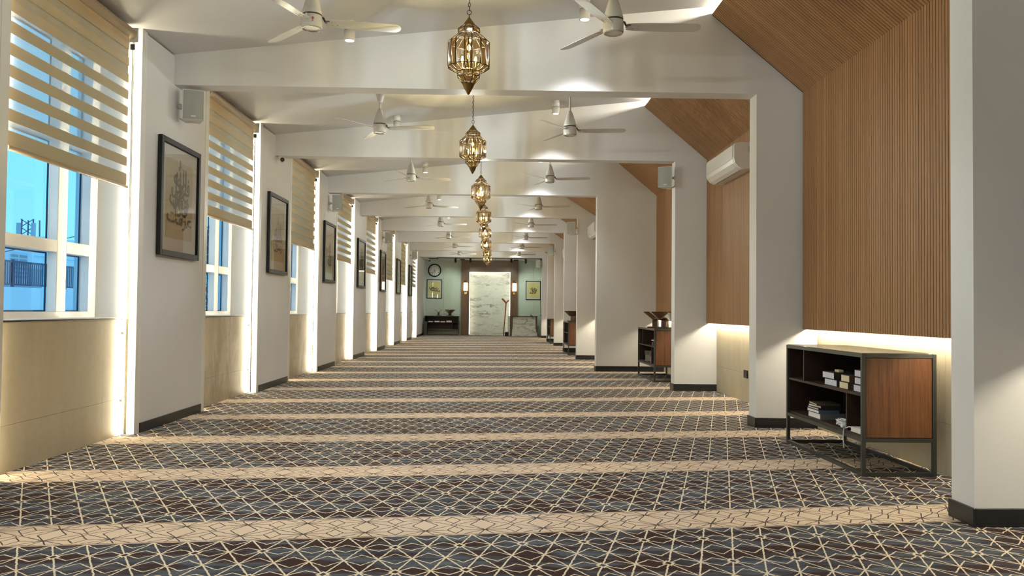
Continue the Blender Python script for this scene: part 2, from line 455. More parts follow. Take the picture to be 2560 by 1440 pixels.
# ------------------------------------------------------------------ floor, ceiling, frames
fl = struct(MB().box(-3.9, 3.6, PY_(K0)-0.3, FARY+0.2, -0.12, 0).obj('floor', 'carpet'))
mb = MB()
mb.prism([(-3.40, CX(-3.40)), (2.16, CX(2.16)), (2.16, CX(2.16)+0.15), (-3.40, CX(-3.40)+0.15)], PY_(K0)-0.3, PY_(9)+0.1)
struct(mb.obj('ceiling', 'ceiling'))
for k in range(K0, 10):
    y = PY_(k)
    xr = 3.55
    lx, lz = LIP(k)
    mb = MB().prism([(-3.30, ZB), (xr, ZB), (xr, 4.42), (2.3, 4.42), (-3.30, CX(-3.3)+0.05)], y, y+PD)
    struct(mb.obj('beam', 'paint'))
    pr = struct(MB().box(XR(k), xr, y, y+PD, 0, ZB).obj('pillar', 'paint'))
    if k >= 1:
        t = 0.014
        m2 = MB()
        m2.box(XR(k)-t, XR(k), y-t, y+PD+t, 0, 0.100, bev=0.003)
        m2.box(XR(k), TILE(min(k, 8) if k != 4 else 3), y-t, y, 0, 0.100, bev=0.003)
        m2.obj('baseboard', 'black', pr)
struct(MB().box(-3.9, 3.6, PY_(K0)-0.5, PY_(K0)-0.3, 0, 4.6).obj('wall_back', 'paint'))
# lower flat ceiling of the far end
struct(MB().box(-3.4, 3.6, PY_(9)+PD, FARY+0.2, 3.40, 3.55).obj('ceiling_far', 'ceiling'))

# ------------------------------------------------------------------ right wall, bay by bay
slat_wall_me = slat_slope_me = None
def right_bay(k):
    y0, y1 = PY_(k)+PD, PY_(k+1)
    xw = XW(k); xt = TILE(k); lx, lz = LIP(k); zb, zt = 0.99, 3.385
    wl = struct(MB().box(xt+0.012, 3.6, y0, y1, 0, 4.42).obj('wall_right', 'paint'))
    # stone tiles
    ys = [y0, y0+1.19, y0+2.38, y1]
    for a, b in zip(ys, ys[1:]):
        for c, d in ((0.0, 0.37), (0.37, 1.15)):
            MB().box(xt, xt+0.012, a+0.0012, b-0.0012, c+0.0012, d-0.0012).obj('tile', 'tile', wl)
    # slatted wall: backing board, then the slats
    pw = struct(MB().box(xw+0.012, xw+0.05, y0, y1, zb, zt+0.03).obj('wall_right', 'slat_back'))
    L = math.hypot(xw-lx, lz-zt); ang = math.atan2(lz-zt, xw-lx)
    ps = struct(MB().prism([(xw+0.014, zt), (lx+0.01, lz+0.002), (lx+0.035, lz+0.028), (xw+0.05, zt+0.03)], y0, y1).obj('ceiling_slope', 'slat_back'))
    n = int((y1-y0)/0.04)
    def wall_slat(b, y): b.box(xw, xw+0.013, y+0.004, y+0.036, zb, zt)
    def slope_slat(b, y):
        nx, nz = -math.sin(ang), -math.cos(ang)
        b.prism([(xw, zt), (lx, lz), (lx-nx*0.013, lz-nz*0.013), (xw-nx*0.013, zt-nz*0.013)], y+0.004, y+0.036)
    ya = math.ceil(y0/0.04)*0.04
    if k == 1:
        b = MB(); wall_slat(b, 0.0); o1 = b.obj('slat', 'slat', pw)
        b = MB(); slope_slat(b, 0.0); o2 = b.obj('slat', 'slat_slope', ps)
        o1.location.y = ya; o2.location.y = ya
        yy = ya+0.04
        while yy+0.04 < y1:
            link('slat', o1.data, pw, (0, yy, 0)); link('slat', o2.data, ps, (0, yy, 0)); yy += 0.04
    else:
        b = MB(); b2 = MB(); yy = ya
        while yy+0.04 < y1:
            wall_slat(b, yy); slope_slat(b2, yy); yy += 0.04
        stuff(b.obj('slats', 'slat', pw)); stuff(b2.obj('slats', 'slat_slope', ps))
    # hidden strips
    MB().box(xw+0.085, xw+0.10, y0+0.02, y1-0.02, zb+0.022, zb+0.030).obj('led_strip', 'led_wall', pw)
    MB().box(xw+0.05, xt+0.012, y0, y1, zb+0.032, zb+0.06).obj('led_channel', 'paint_trim', pw)
    # cove above the slope
    cz = CX(2.155)
    cv = MB(); cv.box(min(lx-0.3, 2.15), lx+0.6, y0, y1, max(cz, lz+0.085), max(cz, lz+0.085)+0.05)
    if k > 3: cv = MB(); cv.prism([(lx, lz+0.09), (2.3, CX(2.3)-0.01), (2.3, CX(2.3)+0.1), (lx, lz+0.14)], y0, y1)
    cv.box(lx+0.55, lx+0.60, y0, y1, lz-0.55*(lz-zt)/(xw-lx)+0.045, lz+0.3)
    cvo = struct(cv.obj('cove', 'ceiling'))
    MB().box(lx+0.13, lx+0.145, y0+0.01, y1-0.01, lz+0.046, lz+0.060).obj('led_strip', 'led_cove', cvo)
for k in range(K0, 9): right_bay(k)
struct(MB().box(2.45, 3.6, PY_(9)+PD, FARY+0.1, 0, 3.5).obj('wall_right', 'paint'))

# ------------------------------------------------------------------ left wall: piers, windows
def pier(k):
    y0, y1 = YN(k), YN(k)+LP
    top = CX(XL)
    if k == 8: y1 = FARY
    p = struct(MB().box(-3.78, XG-0.012, y0-0.035, y1+0.03, 0, 4.0).obj('wall_left', 'paint'))
    pb = struct(MB().box(XL-0.070, XL-0.004, y0+0.105, y1-0.105, 0, top-0.018).obj('pillar', 'paint'))
    MB().box(XL-0.072, XL, y0, y0+0.105, 0, top, bev=0.002).obj('edge_board', 'paint_trim', pb)
    if k != 8: MB().box(XL-0.072, XL, y1-0.105, y1, 0, top, bev=0.002).obj('edge_board', 'paint_trim', pb)
    else: MB().box(XL-0.070, XL-0.004, y1-0.11, y1, 0, 3.4).obj('edge_board', 'paint', pb)
    MB().box(XL-0.004, XL+0.010, y0+0.107, y1-(0.107 if k != 8 else 0), 0, 0.090, bev=0.002).obj('baseboard', 'black', pb)
    MB().box(XL-0.073, XG, y0+0.25, y1-0.25, 0, top-0.05).obj('batten', 'paint', pb)
    for a in ((y0-0.053, y0-0.045), (y1+0.040, y1+0.048)):
        if k == 8 and a[0] > y0+1: continue
        MB().box(XG+0.026, XG+0.036, a[0], a[1], 0.012, top-0.06).obj('led_strip', 'led_win', p)
        for zz in (0.3, 0.9): MB().box(XG, XG+0.025, (a[0]+a[1])/2-0.003, (a[0]+a[1])/2+0.003, zz, zz+0.02).obj('led_clip', 'paint_trim', p)
for k in range(-1, 9): pier(k)
struct(MB().box(-3.78, -3.70, FARY-3.9, FARY+0.1, 0, 4.0).obj('wall_left', 'paint'))

SILL = 1.045; WTOP = 3.40
def window_wall(k):
    y0, y1 = YN(k-1)+LP+0.03, YN(k)-0.035
    stain = k in (2, 3, 4, 6)
    lw = struct(MB().box(-3.78, XG-0.012, y0, y1, 0, SILL-0.02).box(-3.78, XG, y0, y1, WTOP, 4.0).obj('wall_left', 'paint'))
    ya, yb = y0-0.27, y1+0.27; ym = YN(k)-0.377
    for a, b in ((ya, ym), (ym, yb)):
        for c, d in ((0.0, 0.325), (0.325, SILL-0.012)):
            MB().box(XG-0.012, XG, a+0.001, b-0.001, c+0.001, d-0.001).obj('tile', 'tile_stain' if stain else 'tile', lw)
    for a, b in ((ya, y0), (y1, yb)):
        MB().box(XG-0.012, XG, a, b, SILL-0.012, 3.62).obj('reveal_board', 'paint', lw)
    # window
    wn = struct(thing('window_%d' % (k+2), 'x', 'x', (0, 0, 0)))
    for q in ('label', 'category'): del wn[q]
    MB().box(-3.78, XG+0.006, y0, y1, SILL-0.012, SILL, bev=0.002).obj('sill', 'frame_black', wn)
    MB().box(-3.70, XG+0.004, y0, y1, SILL, SILL+0.004).obj('sill_top', 'window_white', wn)
    xf, xb = -3.584, -3.665
    bars = [(y0, y0+0.13), (y1-0.13, y1)]
    m1 = y0+(y1-y0)*0.70; m0 = y0+(y1-y0)*0.24
    f = MB()
    for a, b in bars: f.box(xb, xf, a, b, SILL, WTOP)
    for c, d in ((SILL, SILL+0.055), (WTOP-0.06, WTOP)): f.box(xb, xf, y0+0.13, y1-0.13, c, d)
    f.obj('frame', 'window_white', wn)
    fr = None
    cols = [(y0+0.13, m0-0.07), (m0+0.07, m1-0.075), (m1+0.075, y1-0.13)]
    for c in (m0, m1): MB().box(xb, xf, c-0.075, c+0.075, SILL+0.055, WTOP-0.06, bev=0.004).obj('mullion', 'window_white', wn)
    rows = [(SILL+0.055, 1.585), (1.685, 2.50), (2.58, WTOP-0.06)]
    for a, b in cols:
        for c, d in ((1.585, 1.685), (2.50, 2.58)): MB().box(xb, xf, a, b, c, d, bev=0.004).obj('transom', 'window_white', wn)
        for c, d in rows:
            pn = MB().box(xb-0.020, xb-0.014, a-0.01, b+0.01, c-0.01, d+0.01).obj('pane', 'window_glass', wn)
            g = MB(); q = 0.012
            g.box(xb-0.012, xb-0.002, a, a+q, c, d); g.box(xb-0.012, xb-0.002, b-q, b, c, d)
            g.box(xb-0.012, xb-0.002, a+q, b-q, c, c+q); g.box(xb-0.012, xb-0.002, a+q, b-q, d-q, d)
            g.obj('gasket', 'gasket', pn)
    return wn
for k in range(0, 9): window_wall(k)

# zebra blinds on windows 1 to 8
BLIND = {1: (2.205, 'open'), 2: (2.195, 'open'), 3: (2.195, 'shut'), 4: (2.165, 'open'), 5: (2.08, 'open'), 6: (2.05, 'shut'), 7: (2.02, 'shut'), 8: (2.05, 'open')}
BL_LABEL = {
    1: 'nearest zebra blind with tan and see-through stripes over the closest window',
    2: 'second zebra blind, striped open, between the first two framed pictures',
    3: 'third zebra blind, tan stripes overlapped shut, behind the second framed picture',
    4: 'fourth zebra blind, striped open, behind the third framed picture',
    5: 'fifth zebra blind, striped open with a yellow glow, behind the fourth framed picture',
    6: 'sixth zebra blind, closed tan pleat-like stripes, behind the fifth framed picture',
    7: 'seventh zebra blind, closed, behind the sixth framed picture',
    8: 'eighth and farthest zebra blind, striped open, next to the far hall end'}
def blind(k):
    zb, mode = BLIND[k]
    y0, y1 = YN(k-1)+LP+0.03, YN(k)-0.035
    a, b = y0+0.035, y1-0.13
    t = thing('zebra_blind', BL_LABEL[k], 'blind', (-3.275, (a+b)/2, zb), 0, 'zebra blinds on the windows')
    c = (b-a)/2; zt = 3.52-zb
    prof = [(0.058*math.cos(q)-0.012, zt+0.062+0.052*math.sin(q)) for q in [i*PI/8-PI/2 for i in range(9)]]
    prof += [(-0.045, zt+0.114), (-0.045, zt+0.010)]
    MB().prism(prof, -c-0.03, c+0.05, smooth=False).obj('cassette', 'cassette', t)
    MB().box(-0.03, 0.055, c+0.051, c+0.058, zt-0.01, zt+0.12, bev=0.002).obj('end_cap', 'white_plastic', t)
    MB().box(-0.020, 0.020, c+0.06, c+0.075, zt-0.075, zt-0.02, bev=0.004).obj('chain_clutch', 'dark_rubber', t)
    MB().tube([(0, -c, 0.0), (0, c+0.012, 0.0)], 0.017, 10).obj('bottom_rail', 'cassette', t)
    top = zt+0.02
    sh = MB(); sh.box(-0.004, -0.0035, -c, c, 0.0, top); sh.obj('sheer', 'sheer', t)
    per = 0.148; solid = 0.083 if mode == 'open' else 0.080
    me = None
    def add(z, x, h=solid):
        nonlocal me
        if me is None or abs(h-solid) > 1e-6:
            o = MB().box(0, 0.0006, -c, c, 0, h).obj('fabric_band', 'band', t, (x, 0, z))
            if abs(h-solid) < 1e-6: me = o.data
        else: link('fabric_band', me, t, (x, 0, z))
    add(0.016, 0.002, 0.10)
    z = 0.016+0.10+per-solid
    while z+solid < top:
        add(z, 0.002)
        if mode == 'shut' or z > top-0.36:
            add(z-(per-solid)-0.008, -0.006)
        z += per
    add(top-0.06, 0.002, 0.06)
    # pull cord
    pts = [(0.0, c+0.068, zt-0.07), (0.004, c+0.066, 0.0), (0.008, c+0.06, -0.42), (0.012, c+0.075, -0.50), (0.014, c+0.088, -0.42), (0.008, c+0.075, 0.1), (0.0, c+0.07, zt-0.07)]
    MB().tube(pts, 0.0022, 5).obj('cord', 'cable_white', t)
for k in range(1, 9): blind(k)

# ------------------------------------------------------------------ framed writing
W_MUHAMMAD = '\ufeaa\ufee4\ufea4\ufee3'; W_RASUL = '\ufedd\ufeee\ufeb3\ufead'; W_ALLAH = '\ufdf2'
W_LA = '\ufefb'; W_ILAH = '\ufeea\ufedf\ufe87'; W_ILLA = '\ufefb\ufe87'
W_FAIDHA = '\ufe8d\ufeab\ufe88\ufed3'; W_AZAMTA = '\ufe96\ufee3\ufeb0\ufecb'; W_TAWAKKAL = '\ufede\ufedb\ufeee\ufe98\ufed3'; W_ALA = '\ufef0\ufee0\ufecb'
def writing(words, parent, y, mat='ink'):
    """words: (text, size, x, z, rotation, x stretch, z stretch)"""
    b = MB()
    for s_, size, x, z, rot, sx_, sz_ in words:
        g = glyphs(s_, size, 0.004*size/0.2)
        b.join(g, 0, Matrix.Translation((x, y, z)) @ Matrix.Rotation(rot, 4, 'Y') @ Matrix.Diagonal((sx_, 1, sz_, 1)))
    return b.obj('calligraphy', mat, parent)
def picture(label, loc, rz, w_, h_, words, sheet='parchment', border=0.055, mat_w=0.10, mat_h=0.15, depth=0.04, group='framed calligraphy'):
    """faces -Y, origin at the middle of its back"""
    t = thing('framed_calligraphy', label, 'picture', loc, rz, group)
    a, c = w_/2, h_/2
    f = MB()
    f.box(-a, -a+border, -depth, 0, -c, c, bev=0.004); f.box(a-border, a, -depth, 0, -c, c, bev=0.004)
    f.box(-a+border, a-border, -depth, 0, c-border, c, bev=0.004); f.box(-a+border, a-border, -depth, 0, -c, -c+border, bev=0.004)
    f.obj('frame', 'frame_black', t)
    MB().box(-a+border, a-border, -0.014, -0.004, -c+border, c-border).obj('mount', 'mat_board', t)
    MB().box(-a+border+mat_w, a-border-mat_w, -0.0165, -0.014, -c+border+mat_h, c-border-mat_h).obj('sheet', sheet, t)
    writing(words, t, -0.0185)
    MB().box(-a+border, a-border, -0.026, -0.024, -c+border, c-border).obj('glass', 'picture_glass', t)
    return t
V1 = [(W_ALLAH, 0.24, 0.00, 0.27, 0, 1.15, 1.1), (W_ALA, 0.24, -0.03, 0.05, 0, 1.3, 1.0), (W_TAWAKKAL, 0.20, 0.02, 0.13, 0, 1.0, 1.2), (W_TAWAKKAL, 0.16, 0.03, -0.02, 0.12, 1.1, 1.2),
      (W_FAIDHA, 0.20, 0.04, -0.11, -0.08, 1.2, 1.1), (W_AZAMTA, 0.20, 0.00, -0.21, 0.06, 1.3, 1.0)]
V2 = [(W_ALLAH, 0.26, 0, 0.10, 0, 1.1, 1.2), (W_MUHAMMAD, 0.20, 0, -0.05, 0, 1.1, 1.1), (W_RASUL, 0.18, 0, -0.17, 0.05, 1.1, 1.1)]
V3 = [(W_LA, 0.26, 0.05, 0.08, 0, 1.1, 1.2), (W_ILAH, 0.20, -0.06, 0.04, 0, 1.1, 1.1), (W_ALLAH, 0.24, 0, -0.12, 0, 1.2, 1.1)]
PIC_LABEL = ['nearest black framed calligraphy, tall with dark script, on the first window pier',
             'second black framed calligraphy on the pier between second and third blinds',
             'third black framed calligraphy on the pier between third and fourth blinds',
             'fourth black framed calligraphy on the pier between fourth and fifth blinds',
             'fifth black framed calligraphy on the pier between fifth and sixth blinds',
             'sixth black framed calligraphy on the pier between sixth and seventh blinds',
             'seventh and farthest black framed picture on the window piers']
for i in range(7):
    picture(PIC_LABEL[i], (XL+0.002, 8.42+i*BAY, 2.22), PI/2, 1.04, 1.15, [V1, V2, V3][i % 3], mat_w=0.12, mat_h=0.13, group='framed calligraphy along the window piers')

# ------------------------------------------------------------------ ceiling fans
def make_fan(name_label, rodtop, hub, blade_rot, label):
    t = thing('ceiling_fan', label, 'ceiling fan', hub, 0, 'white ceiling fans')
    # origin at the middle of the blade plane; rodtop = height of the ceiling above it
    MB().lathe([(0.022, rodtop-0.16), (0.032, rodtop-0.155), (0.062, rodtop-0.03), (0.066, rodtop+0.01)], 20).obj('canopy', 'fan_white', t)
    MB().lathe([(0.012, 0.22), (0.012, rodtop-0.15)], 12).obj('rod', 'fan_white', t)
    MB().lathe([(0.018, 0.235), (0.024, 0.225), (0.040, 0.19), (0.066, 0.10), (0.077, 0.060), (0.0785, 0.042)], 28).obj('upper_cover', 'fan_white', t)
    MB().lathe([(0.074, 0.030), (0.074, 0.044)], 28).obj('dark_gap', 'dark_rubber', t)
    MB().lathe([(0.078, 0.031), (0.080, 0.028), (0.080, -0.060), (0.078, -0.064), (0.072, -0.064)], 28, cap=True).obj('motor_housing', 'fan_white', t)
    MB().lathe([(0.074, -0.064), (0.076, -0.070), (0.070, -0.071), (0.060, -0.058), (0.02, -0.056), (0, -0.056)], 28, cap=False).obj('trim_ring', 'chrome', t)
    for i in range(3):
        a = blade_rot+i*2*PI/3
        b = MB()
        # blade along +X, pitched, round tip
        tip = [(0.628+0.062*math.cos(q)**0.8, 0.056*math.sin(q)) for q in [(-80+16*i_)*PI/180 for i_ in range(11)]]
        outl = [(0.105, -0.040), (0.16, -0.050), (0.28, -0.056), (0.40, -0.059), (0.52, -0.059)]+tip+[(0.52, 0.060), (0.40, 0.061), (0.28, 0.058), (0.16, 0.052), (0.105, 0.042)]
        p = math.radians(13); th = 0.004
        lo = [b.b.verts.new((x, y*math.cos(p), -y*math.sin(p)-0.010-th-0.02*abs(y)*8*abs(y))) for x, y in outl]
        hi = [b.b.verts.new((x, y*math.cos(p), -y*math.sin(p)-0.010-0.02*abs(y)*8*abs(y))) for x, y in outl]
        fs = [b.b.faces.new(lo), b.b.faces.new(hi)]
        for q in range(len(outl)):
            r_ = (q+1) % len(outl); fs.append(b.b.faces.new((lo[q], lo[r_], hi[r_], hi[q])))
        bmesh.ops.recalc_face_normals(b.b, faces=fs)
        bl = b.obj('blade', 'fan_white', t, rz=a)
        c = MB(); c.tube([(0.070, 0, 0.030), (0.088, 0.0, 0.022), (0.100, -0.004, -0.004), (0.118, -0.006, -0.009)], 0.009, 6)
        c.box(0.10, 0.135, -0.036, 0.036, -0.010, -0.007)
        c.obj('bracket', 'dark_rubber' if i == 0 else 'fan_white', bl)
        s_ = MB()
        for q in (-0.022, 0.022): s_.sphere((0.155, q, -q*math.sin(p)-0.0155), 0.0045, 8)
        for q in (-0.018, 0.018): s_.sphere((0.195, q, -q*math.sin(p)-0.0155), 0.0045, 8)
        s_.obj('screws', 'chrome', bl)
    return t
FL = [11, -8, 17, 25, 5, 10, 3, 2]; FR = [0, -5, -12, -14, -10, -4, 6, 2]
fanL = fanR = None
for i in range(8):
    y = 6.42+i*BAY
    for side in (0, 1):
        x = (-1.455, 0.90)[side]; hz = (3.393, 3.397)[side]; a = math.radians((FL, FR)[side][i])
        place = ('on the window side', 'on the slatted wall side')[side]
        lab = '%s white three-blade ceiling fan %s, counted from the camera' % (ORD[i], place)
        top = CX(x)-hz
        f = make_fan('f', top, (x, y, hz), a, lab)
        if i == 0 and side == 0:
            g = MB(); g.lathe([(0.013, 0), (0.0145, 0), (0.0145, 0.001), (0.013, 0.001)], 14, cap=False)
            lg = MB()
            for q in range(5):
                aa = q*2*PI/5; lg.sphere((0.007*math.cos(aa), 0, 0.007*math.sin(aa)), 0.0055, 8, (1, 0.2, 1))
            lg.box(-0.0015, 0.0015, -0.001, 0.001, -0.026, -0.010); lg.box(-0.007, 0.007, -0.001, 0.001, -0.021, -0.018)
            lg.obj('flower_emblem', 'red_logo', f, (0.022*1.0, -0.0775, -0.008))

# ------------------------------------------------------------------ downlights
def make_downlight(loc, label):
    t = thing('downlight', label, 'downlight', loc, 0, 'surface mounted ceiling downlights')   # origin at the lens
    MB().lathe([(0.052, 0.100), (0.052, 0.185)], 24).obj('mount', 'white_plastic', t)
    MB().lathe([(0.047, 0.094), (0.047, 0.102)], 24).obj('groove', 'dark_rubber', t)
    MB().lathe([(0.044, 0.004), (0.047, -0.004), (0.052, -0.002), (0.053, 0.010), (0.053, 0.094), (0.044, 0.094)], 24, cap=False).obj('housing', 'white_plastic', t)
    MB().lathe([(0.044, 0.0), (0.046, 0.0), (0.046, -0.0035), (0.044, -0.0035)], 24, cap=False).obj('rim', 'dark_rubber', t)
    MB().lathe([(0, 0.006), (0.044, 0.006)], 20, cap=False).obj('lens', 'lens', t)
    ld = bpy.data.lights.new('downlight_lamp', 'SPOT'); ld.energy = SPOT_W; ld.color = (0.97, 0.99, 1.0)
    ld.spot_size = math.radians(102); ld.spot_blend = 0.75; ld.shadow_soft_size = 0.04
    lo = bpy.data.objects.new('downlight_lamp', ld); C.objects.link(lo); lo.parent = t; lo.location = (0, 0, -0.012)
    return t
dl = None
for i in range(-1, 8):
    for side in (0, 1):
        x = (-1.41, 0.82)[side]; y = 7.80+i*BAY
        if side == 0 and i >= 2: x = -1.33
        z = CX(x)-0.182
        nm = ORD[i] if i >= 0 else 'overhead'
        lab = '%s white cylinder downlight %s, lit, under the sloping ceiling' % (nm, ('by the window-side fans', 'by the slatted-wall-side fans')[side])
        dl = make_downlight((x, y, z), lab) if dl is None else dup(dl, (x, y, z), 0, lab)

# ------------------------------------------------------------------ lanterns
def make_lantern():
    t = thing('lantern', '', 'lantern', (0, 0, 0), 0, 'brass lanterns in a row')
    U = 0.000537*0.97
    cy = 700.0
    Zc = lambda y: (cy-y)*U
    R = lambda r: r*U
    # metal caps
    MB().lathe([(R(6), Zc(150)), (R(9), Zc(195)), (R(24), Zc(215)), (R(46), Zc(245)), (R(76), Zc(285)), (R(88), Zc(305)), (R(90), Zc(322))], 16).obj('finial_cap', 'brass', t)
    MB().lathe([(R(92), Zc(1196)), (R(86), Zc(1220)), (R(62), Zc(1275)), (R(34), Zc(1325)), (R(18), Zc(1358)), (R(10), Zc(1366))], 8).obj('bottom_cap', 'brass', t)
    n = 8; r0 = PI/8
    def ring(r, y, off=0.0, cnt=n): return [Vector((R(r)*math.cos(r0+off+2*PI*i/cnt), R(r)*math.sin(r0+off+2*PI*i/cnt), Zc(y))) for i in range(cnt)]
    came = MB(); panes = []; clear = []
    def strip(A, B, faces=True):
        m_ = len(A)
        for i in range(m_):
            j = (i+1) % m_
            came.tube([A[i], A[j]], R(6.5), 5); came.tube([A[i], B[i]], R(6.5), 5)
            if faces: panes.append((A[i], A[j], B[j], B[i]))
        for i in range(m_): came.tube([B[i], B[(i+1) % m_]], R(6.5), 5)
    # crown, upper band
    strip(ring(90, 320), ring(172, 388)); strip(ring(172, 388), ring(172, 452))
    # star-shaped body: 8 flat columns joined by narrow grooves
    def star(rc, rg, y):
        out = []
        for i in range(8):
            a = r0+2*PI*i/8
            for d_, rr in ((-0.215, rc), (0.215, rc), (PI/8, rg)):
                out.append(Vector((R(rr)*math.cos(a+d_), R(rr)*math.sin(a+d_), Zc(y))))
        return out
    T0 = star(180, 176, 470); T1 = star(312, 268, 585); B1 = star(312, 268, 955); B0 = star(182, 176, 1030)
    # shoulders
    for i in range(24):
        j = (i+1) % 24
        if i % 3 == 0:
            panes.append((T0[i], T0[j], T1[j], T1[i])); panes.append((B1[i], B1[j], B0[j], B0[i])); clear.append((T1[i], T1[j], B1[j], B1[i]))
        else:
            panes.append((T1[i], T1[j], B1[j], B1[i])); panes.append((T0[i], T0[j], T1[j], T1[i])); panes.append((B1[i], B1[j], B0[j], B0[i]))
        if i % 3 != 2:
            came.tube([T0[i], T1[i]], R(6.5), 5); came.tube([B1[i], B0[i]], R(6.5), 5)
        came.tube([T1[i], B1[i]], R(6.5), 5)
        came.tube([T1[i], T1[j]], R(6.5), 5); came.tube([B1[i], B1[j]], R(6.5), 5); came.tube([T0[i], T0[j]], R(4), 4); came.tube([B0[i], B0[j]], R(4), 4)
    # lower band and cone
    strip(ring(172, 1030), ring(172, 1098)); strip(ring(172, 1098), ring(90, 1200))
    came.obj('came', 'brass_dark', t)
    me_for = {}
    for q in panes+clear:
        c = sum(q, Vector())/4
        MB().poly([p-c for p in q]).obj('pane', 'clear_glass' if q in clear else 'amber_glass', t, c)
    # rings soldered on the panes, arms and bulbs inside
    d_ = MB()
    for i in range(0, 8):
        a = r0+2*PI*i/8; e = Vector((-math.sin(a), math.cos(a), 0)); o_ = Vector((math.cos(a), math.sin(a), 0))*R(302)
        for yy in (620, 905):
            for dx, dy in ((-16, 0), (14, 6), (0, 22 if yy > 700 else -22)):
                cc = o_+e*R(dx)+Vector((0, 0, Zc(yy-dy)))
                d_.tube([cc+e*R(13)*math.cos(q*PI/4)+Vector((0, 0, R(13)*math.sin(q*PI/4))) for q in range(8)], R(2.6), 4, closed=True)
    d_.obj('ring_ornament', 'brass_dark', t)
    arms = MB(); arms.tube([(0, 0, Zc(330)), (0, 0, Zc(570))], R(7), 6)
    arms.tube([(0, 0, Zc(690)), (0, 0, Zc(1100))], R(6), 6)
    pos = [(0, 0, 640)]+[(115*math.cos(q), 115*math.sin(q), 800) for q in (0.5, 0.5+2*PI/3, 0.5+4*PI/3)]
    for x, y, z in pos[1:]:
        arms.tube([(0, 0, Zc(960)), (R(x)*0.6, R(y)*0.6, Zc(965)), (R(x), R(y), Zc(930)), (R(x), R(y), Zc(860))], R(6), 6)
    arms.obj('lamp_arm', 'brass', t)
    for i, (x, y, z) in enumerate(pos):
        MB().lathe([(0, 34*U), (14*U, 22*U), (30*U, -10*U) if i == 0 else (15*U, 0), (26*U, -40*U) if i == 0 else (20*U, -25*U), (10*U, -62*U)], 10).obj('bulb', 'bulb', t, (R(x), R(y), Zc(z)))
    ld = bpy.data.lights.new('lantern_lamp', 'POINT'); ld.energy = LANTERN_W; ld.color = (0.84, 0.94, 1.0); ld.shadow_soft_size = 0.012
    lo = bpy.data.objects.new('lantern_lamp', ld); C.objects.link(lo); lo.parent = t; lo.location = (0, 0, Zc(760))
    # chain up to the ceiling
    ch = MB(); zc = Zc(150); top = zc+0.60
    ch.tube([(0.018*math.cos(q*PI/5), 0, zc+0.014+0.018*math.sin(q*PI/5)) for q in range(10)], 0.0028, 5, closed=True)
    z = zc+0.045; i = 0
    while z < top:
        if i % 2: pts = [(0.008*math.cos(q*PI/5), 0, z+0.019*math.sin(q*PI/5)) for q in range(10)]
        else: pts = [(0, 0.008*math.cos(q*PI/5), z+0.019*math.sin(q*PI/5)) for q in range(10)]
        ch.tube(pts, 0.0024, 4, closed=True); z += 0.030; i += 1
    ch.obj('chain', 'brass_dark', t)
    MB().lathe([(0.008, top-0.01), (0.045, top+0.02), (0.05, top+0.03)], 16).obj('ceiling_rose', 'brass', t)
    return t
LX = [-0.23, -0.303, -0.27, -0.275, -0.295, -0.31, -0.32, -0.345]
lan = make_lantern()
for i in range(8):
    x = LX[i]; y = 6.42+i*BAY; zbot = 2.828+0.004*i
    loc = (x, y, zbot+666*0.000537*0.97)
    lab = '%s brass and amber glass lantern in the hanging row down the hall' % ORD[i]
    if i == 0: lan.location = loc; lan['label'] = lab; lan.rotation_euler.z = 0.0
    else: dup(lan, loc, 0.25*(i % 3), lab)
for i in (-1, -2): dup(lan, (-0.26, 6.42+i*BAY, 2.828+666*0.000537*0.97), 0, 'brass and amber lantern overhead, %s' % ('just above the viewpoint' if i == -1 else 'one bay behind the viewpoint'))

# ------------------------------------------------------------------ wall speakers
def make_speaker(loc, rz, label, back):
    """front faces -Y before turning; back = direction of its wall in the speaker's own frame"""
    t = thing('wall_speaker', label, 'speaker', loc, rz, 'white wall speakers')
    prof = [(-0.060, 0.085), (-0.092, -0.055), (-0.100, -0.085), (0.100, -0.085), (0.092, -0.055), (0.060, 0.085)]
    MB().prism(prof, -0.150, 0.150, 'Z').obj('cabinet', 'white_plastic', t)
    rim = MB()
    for a in ((-0.103, -0.095, -0.152, 0.152), (0.095, 0.103, -0.152, 0.152)): rim.box(a[0], a[1], -0.099, -0.083, a[2], a[3], bev=0.003)
    for a in ((-0.152, -0.144), (0.144, 0.152)): rim.box(-0.095, 0.095, -0.099, -0.083, a[0], a[1], bev=0.003)
    rim.obj('rim', 'white_plastic', t)
    # bulging grille
    g = MB(); N = 10
    pr = [(-0.095, -0.085)]+[(-0.095+0.19*i/N, -0.090-0.012*math.sin(PI*i/N)) for i in range(N+1)]+[(0.095, -0.085)]
    g.prism(pr, -0.144, 0.144, 'Z', smooth=False).obj('grille', 'grille', t)
    MB().box(-0.020, 0.026, -0.1045, -0.098, -0.122, -0.106, bev=0.002).obj('badge', 'white_gloss', t)
    bx, by = back
    br = MB(); br.tube([(0, 0.06, 0.0), (bx*0.6, by*0.6, 0.0), (bx, by, 0.0)], 0.016, 8)
    br.tube([(0, 0.02, -0.152), (bx*0.5, by*0.5, -0.160), (bx, by, -0.12)], 0.008, 6)
    br.sphere((bx, by, 0.0), 0.03, 10)
    br.obj('bracket', 'white_plastic', t)
    return t
def back_dir(rz, d, wallx):
    """vector of length d towards world direction wallx (+1/-1 in X), in a frame turned by rz"""
    return (wallx*d*math.cos(-rz), wallx*d*math.sin(-rz))
for j, k in enumerate((2, 4, 6, 8)):
    rz = 0.32
    lab = '%s white wall speaker on the window piers, below a beam end' % ('nearest', 'second', 'third', 'fourth and farthest')[j]
    make_speaker((-3.09+0.01, PY_(k)+0.12, 3.175), rz, lab, back_dir(rz, 0.135, -1))
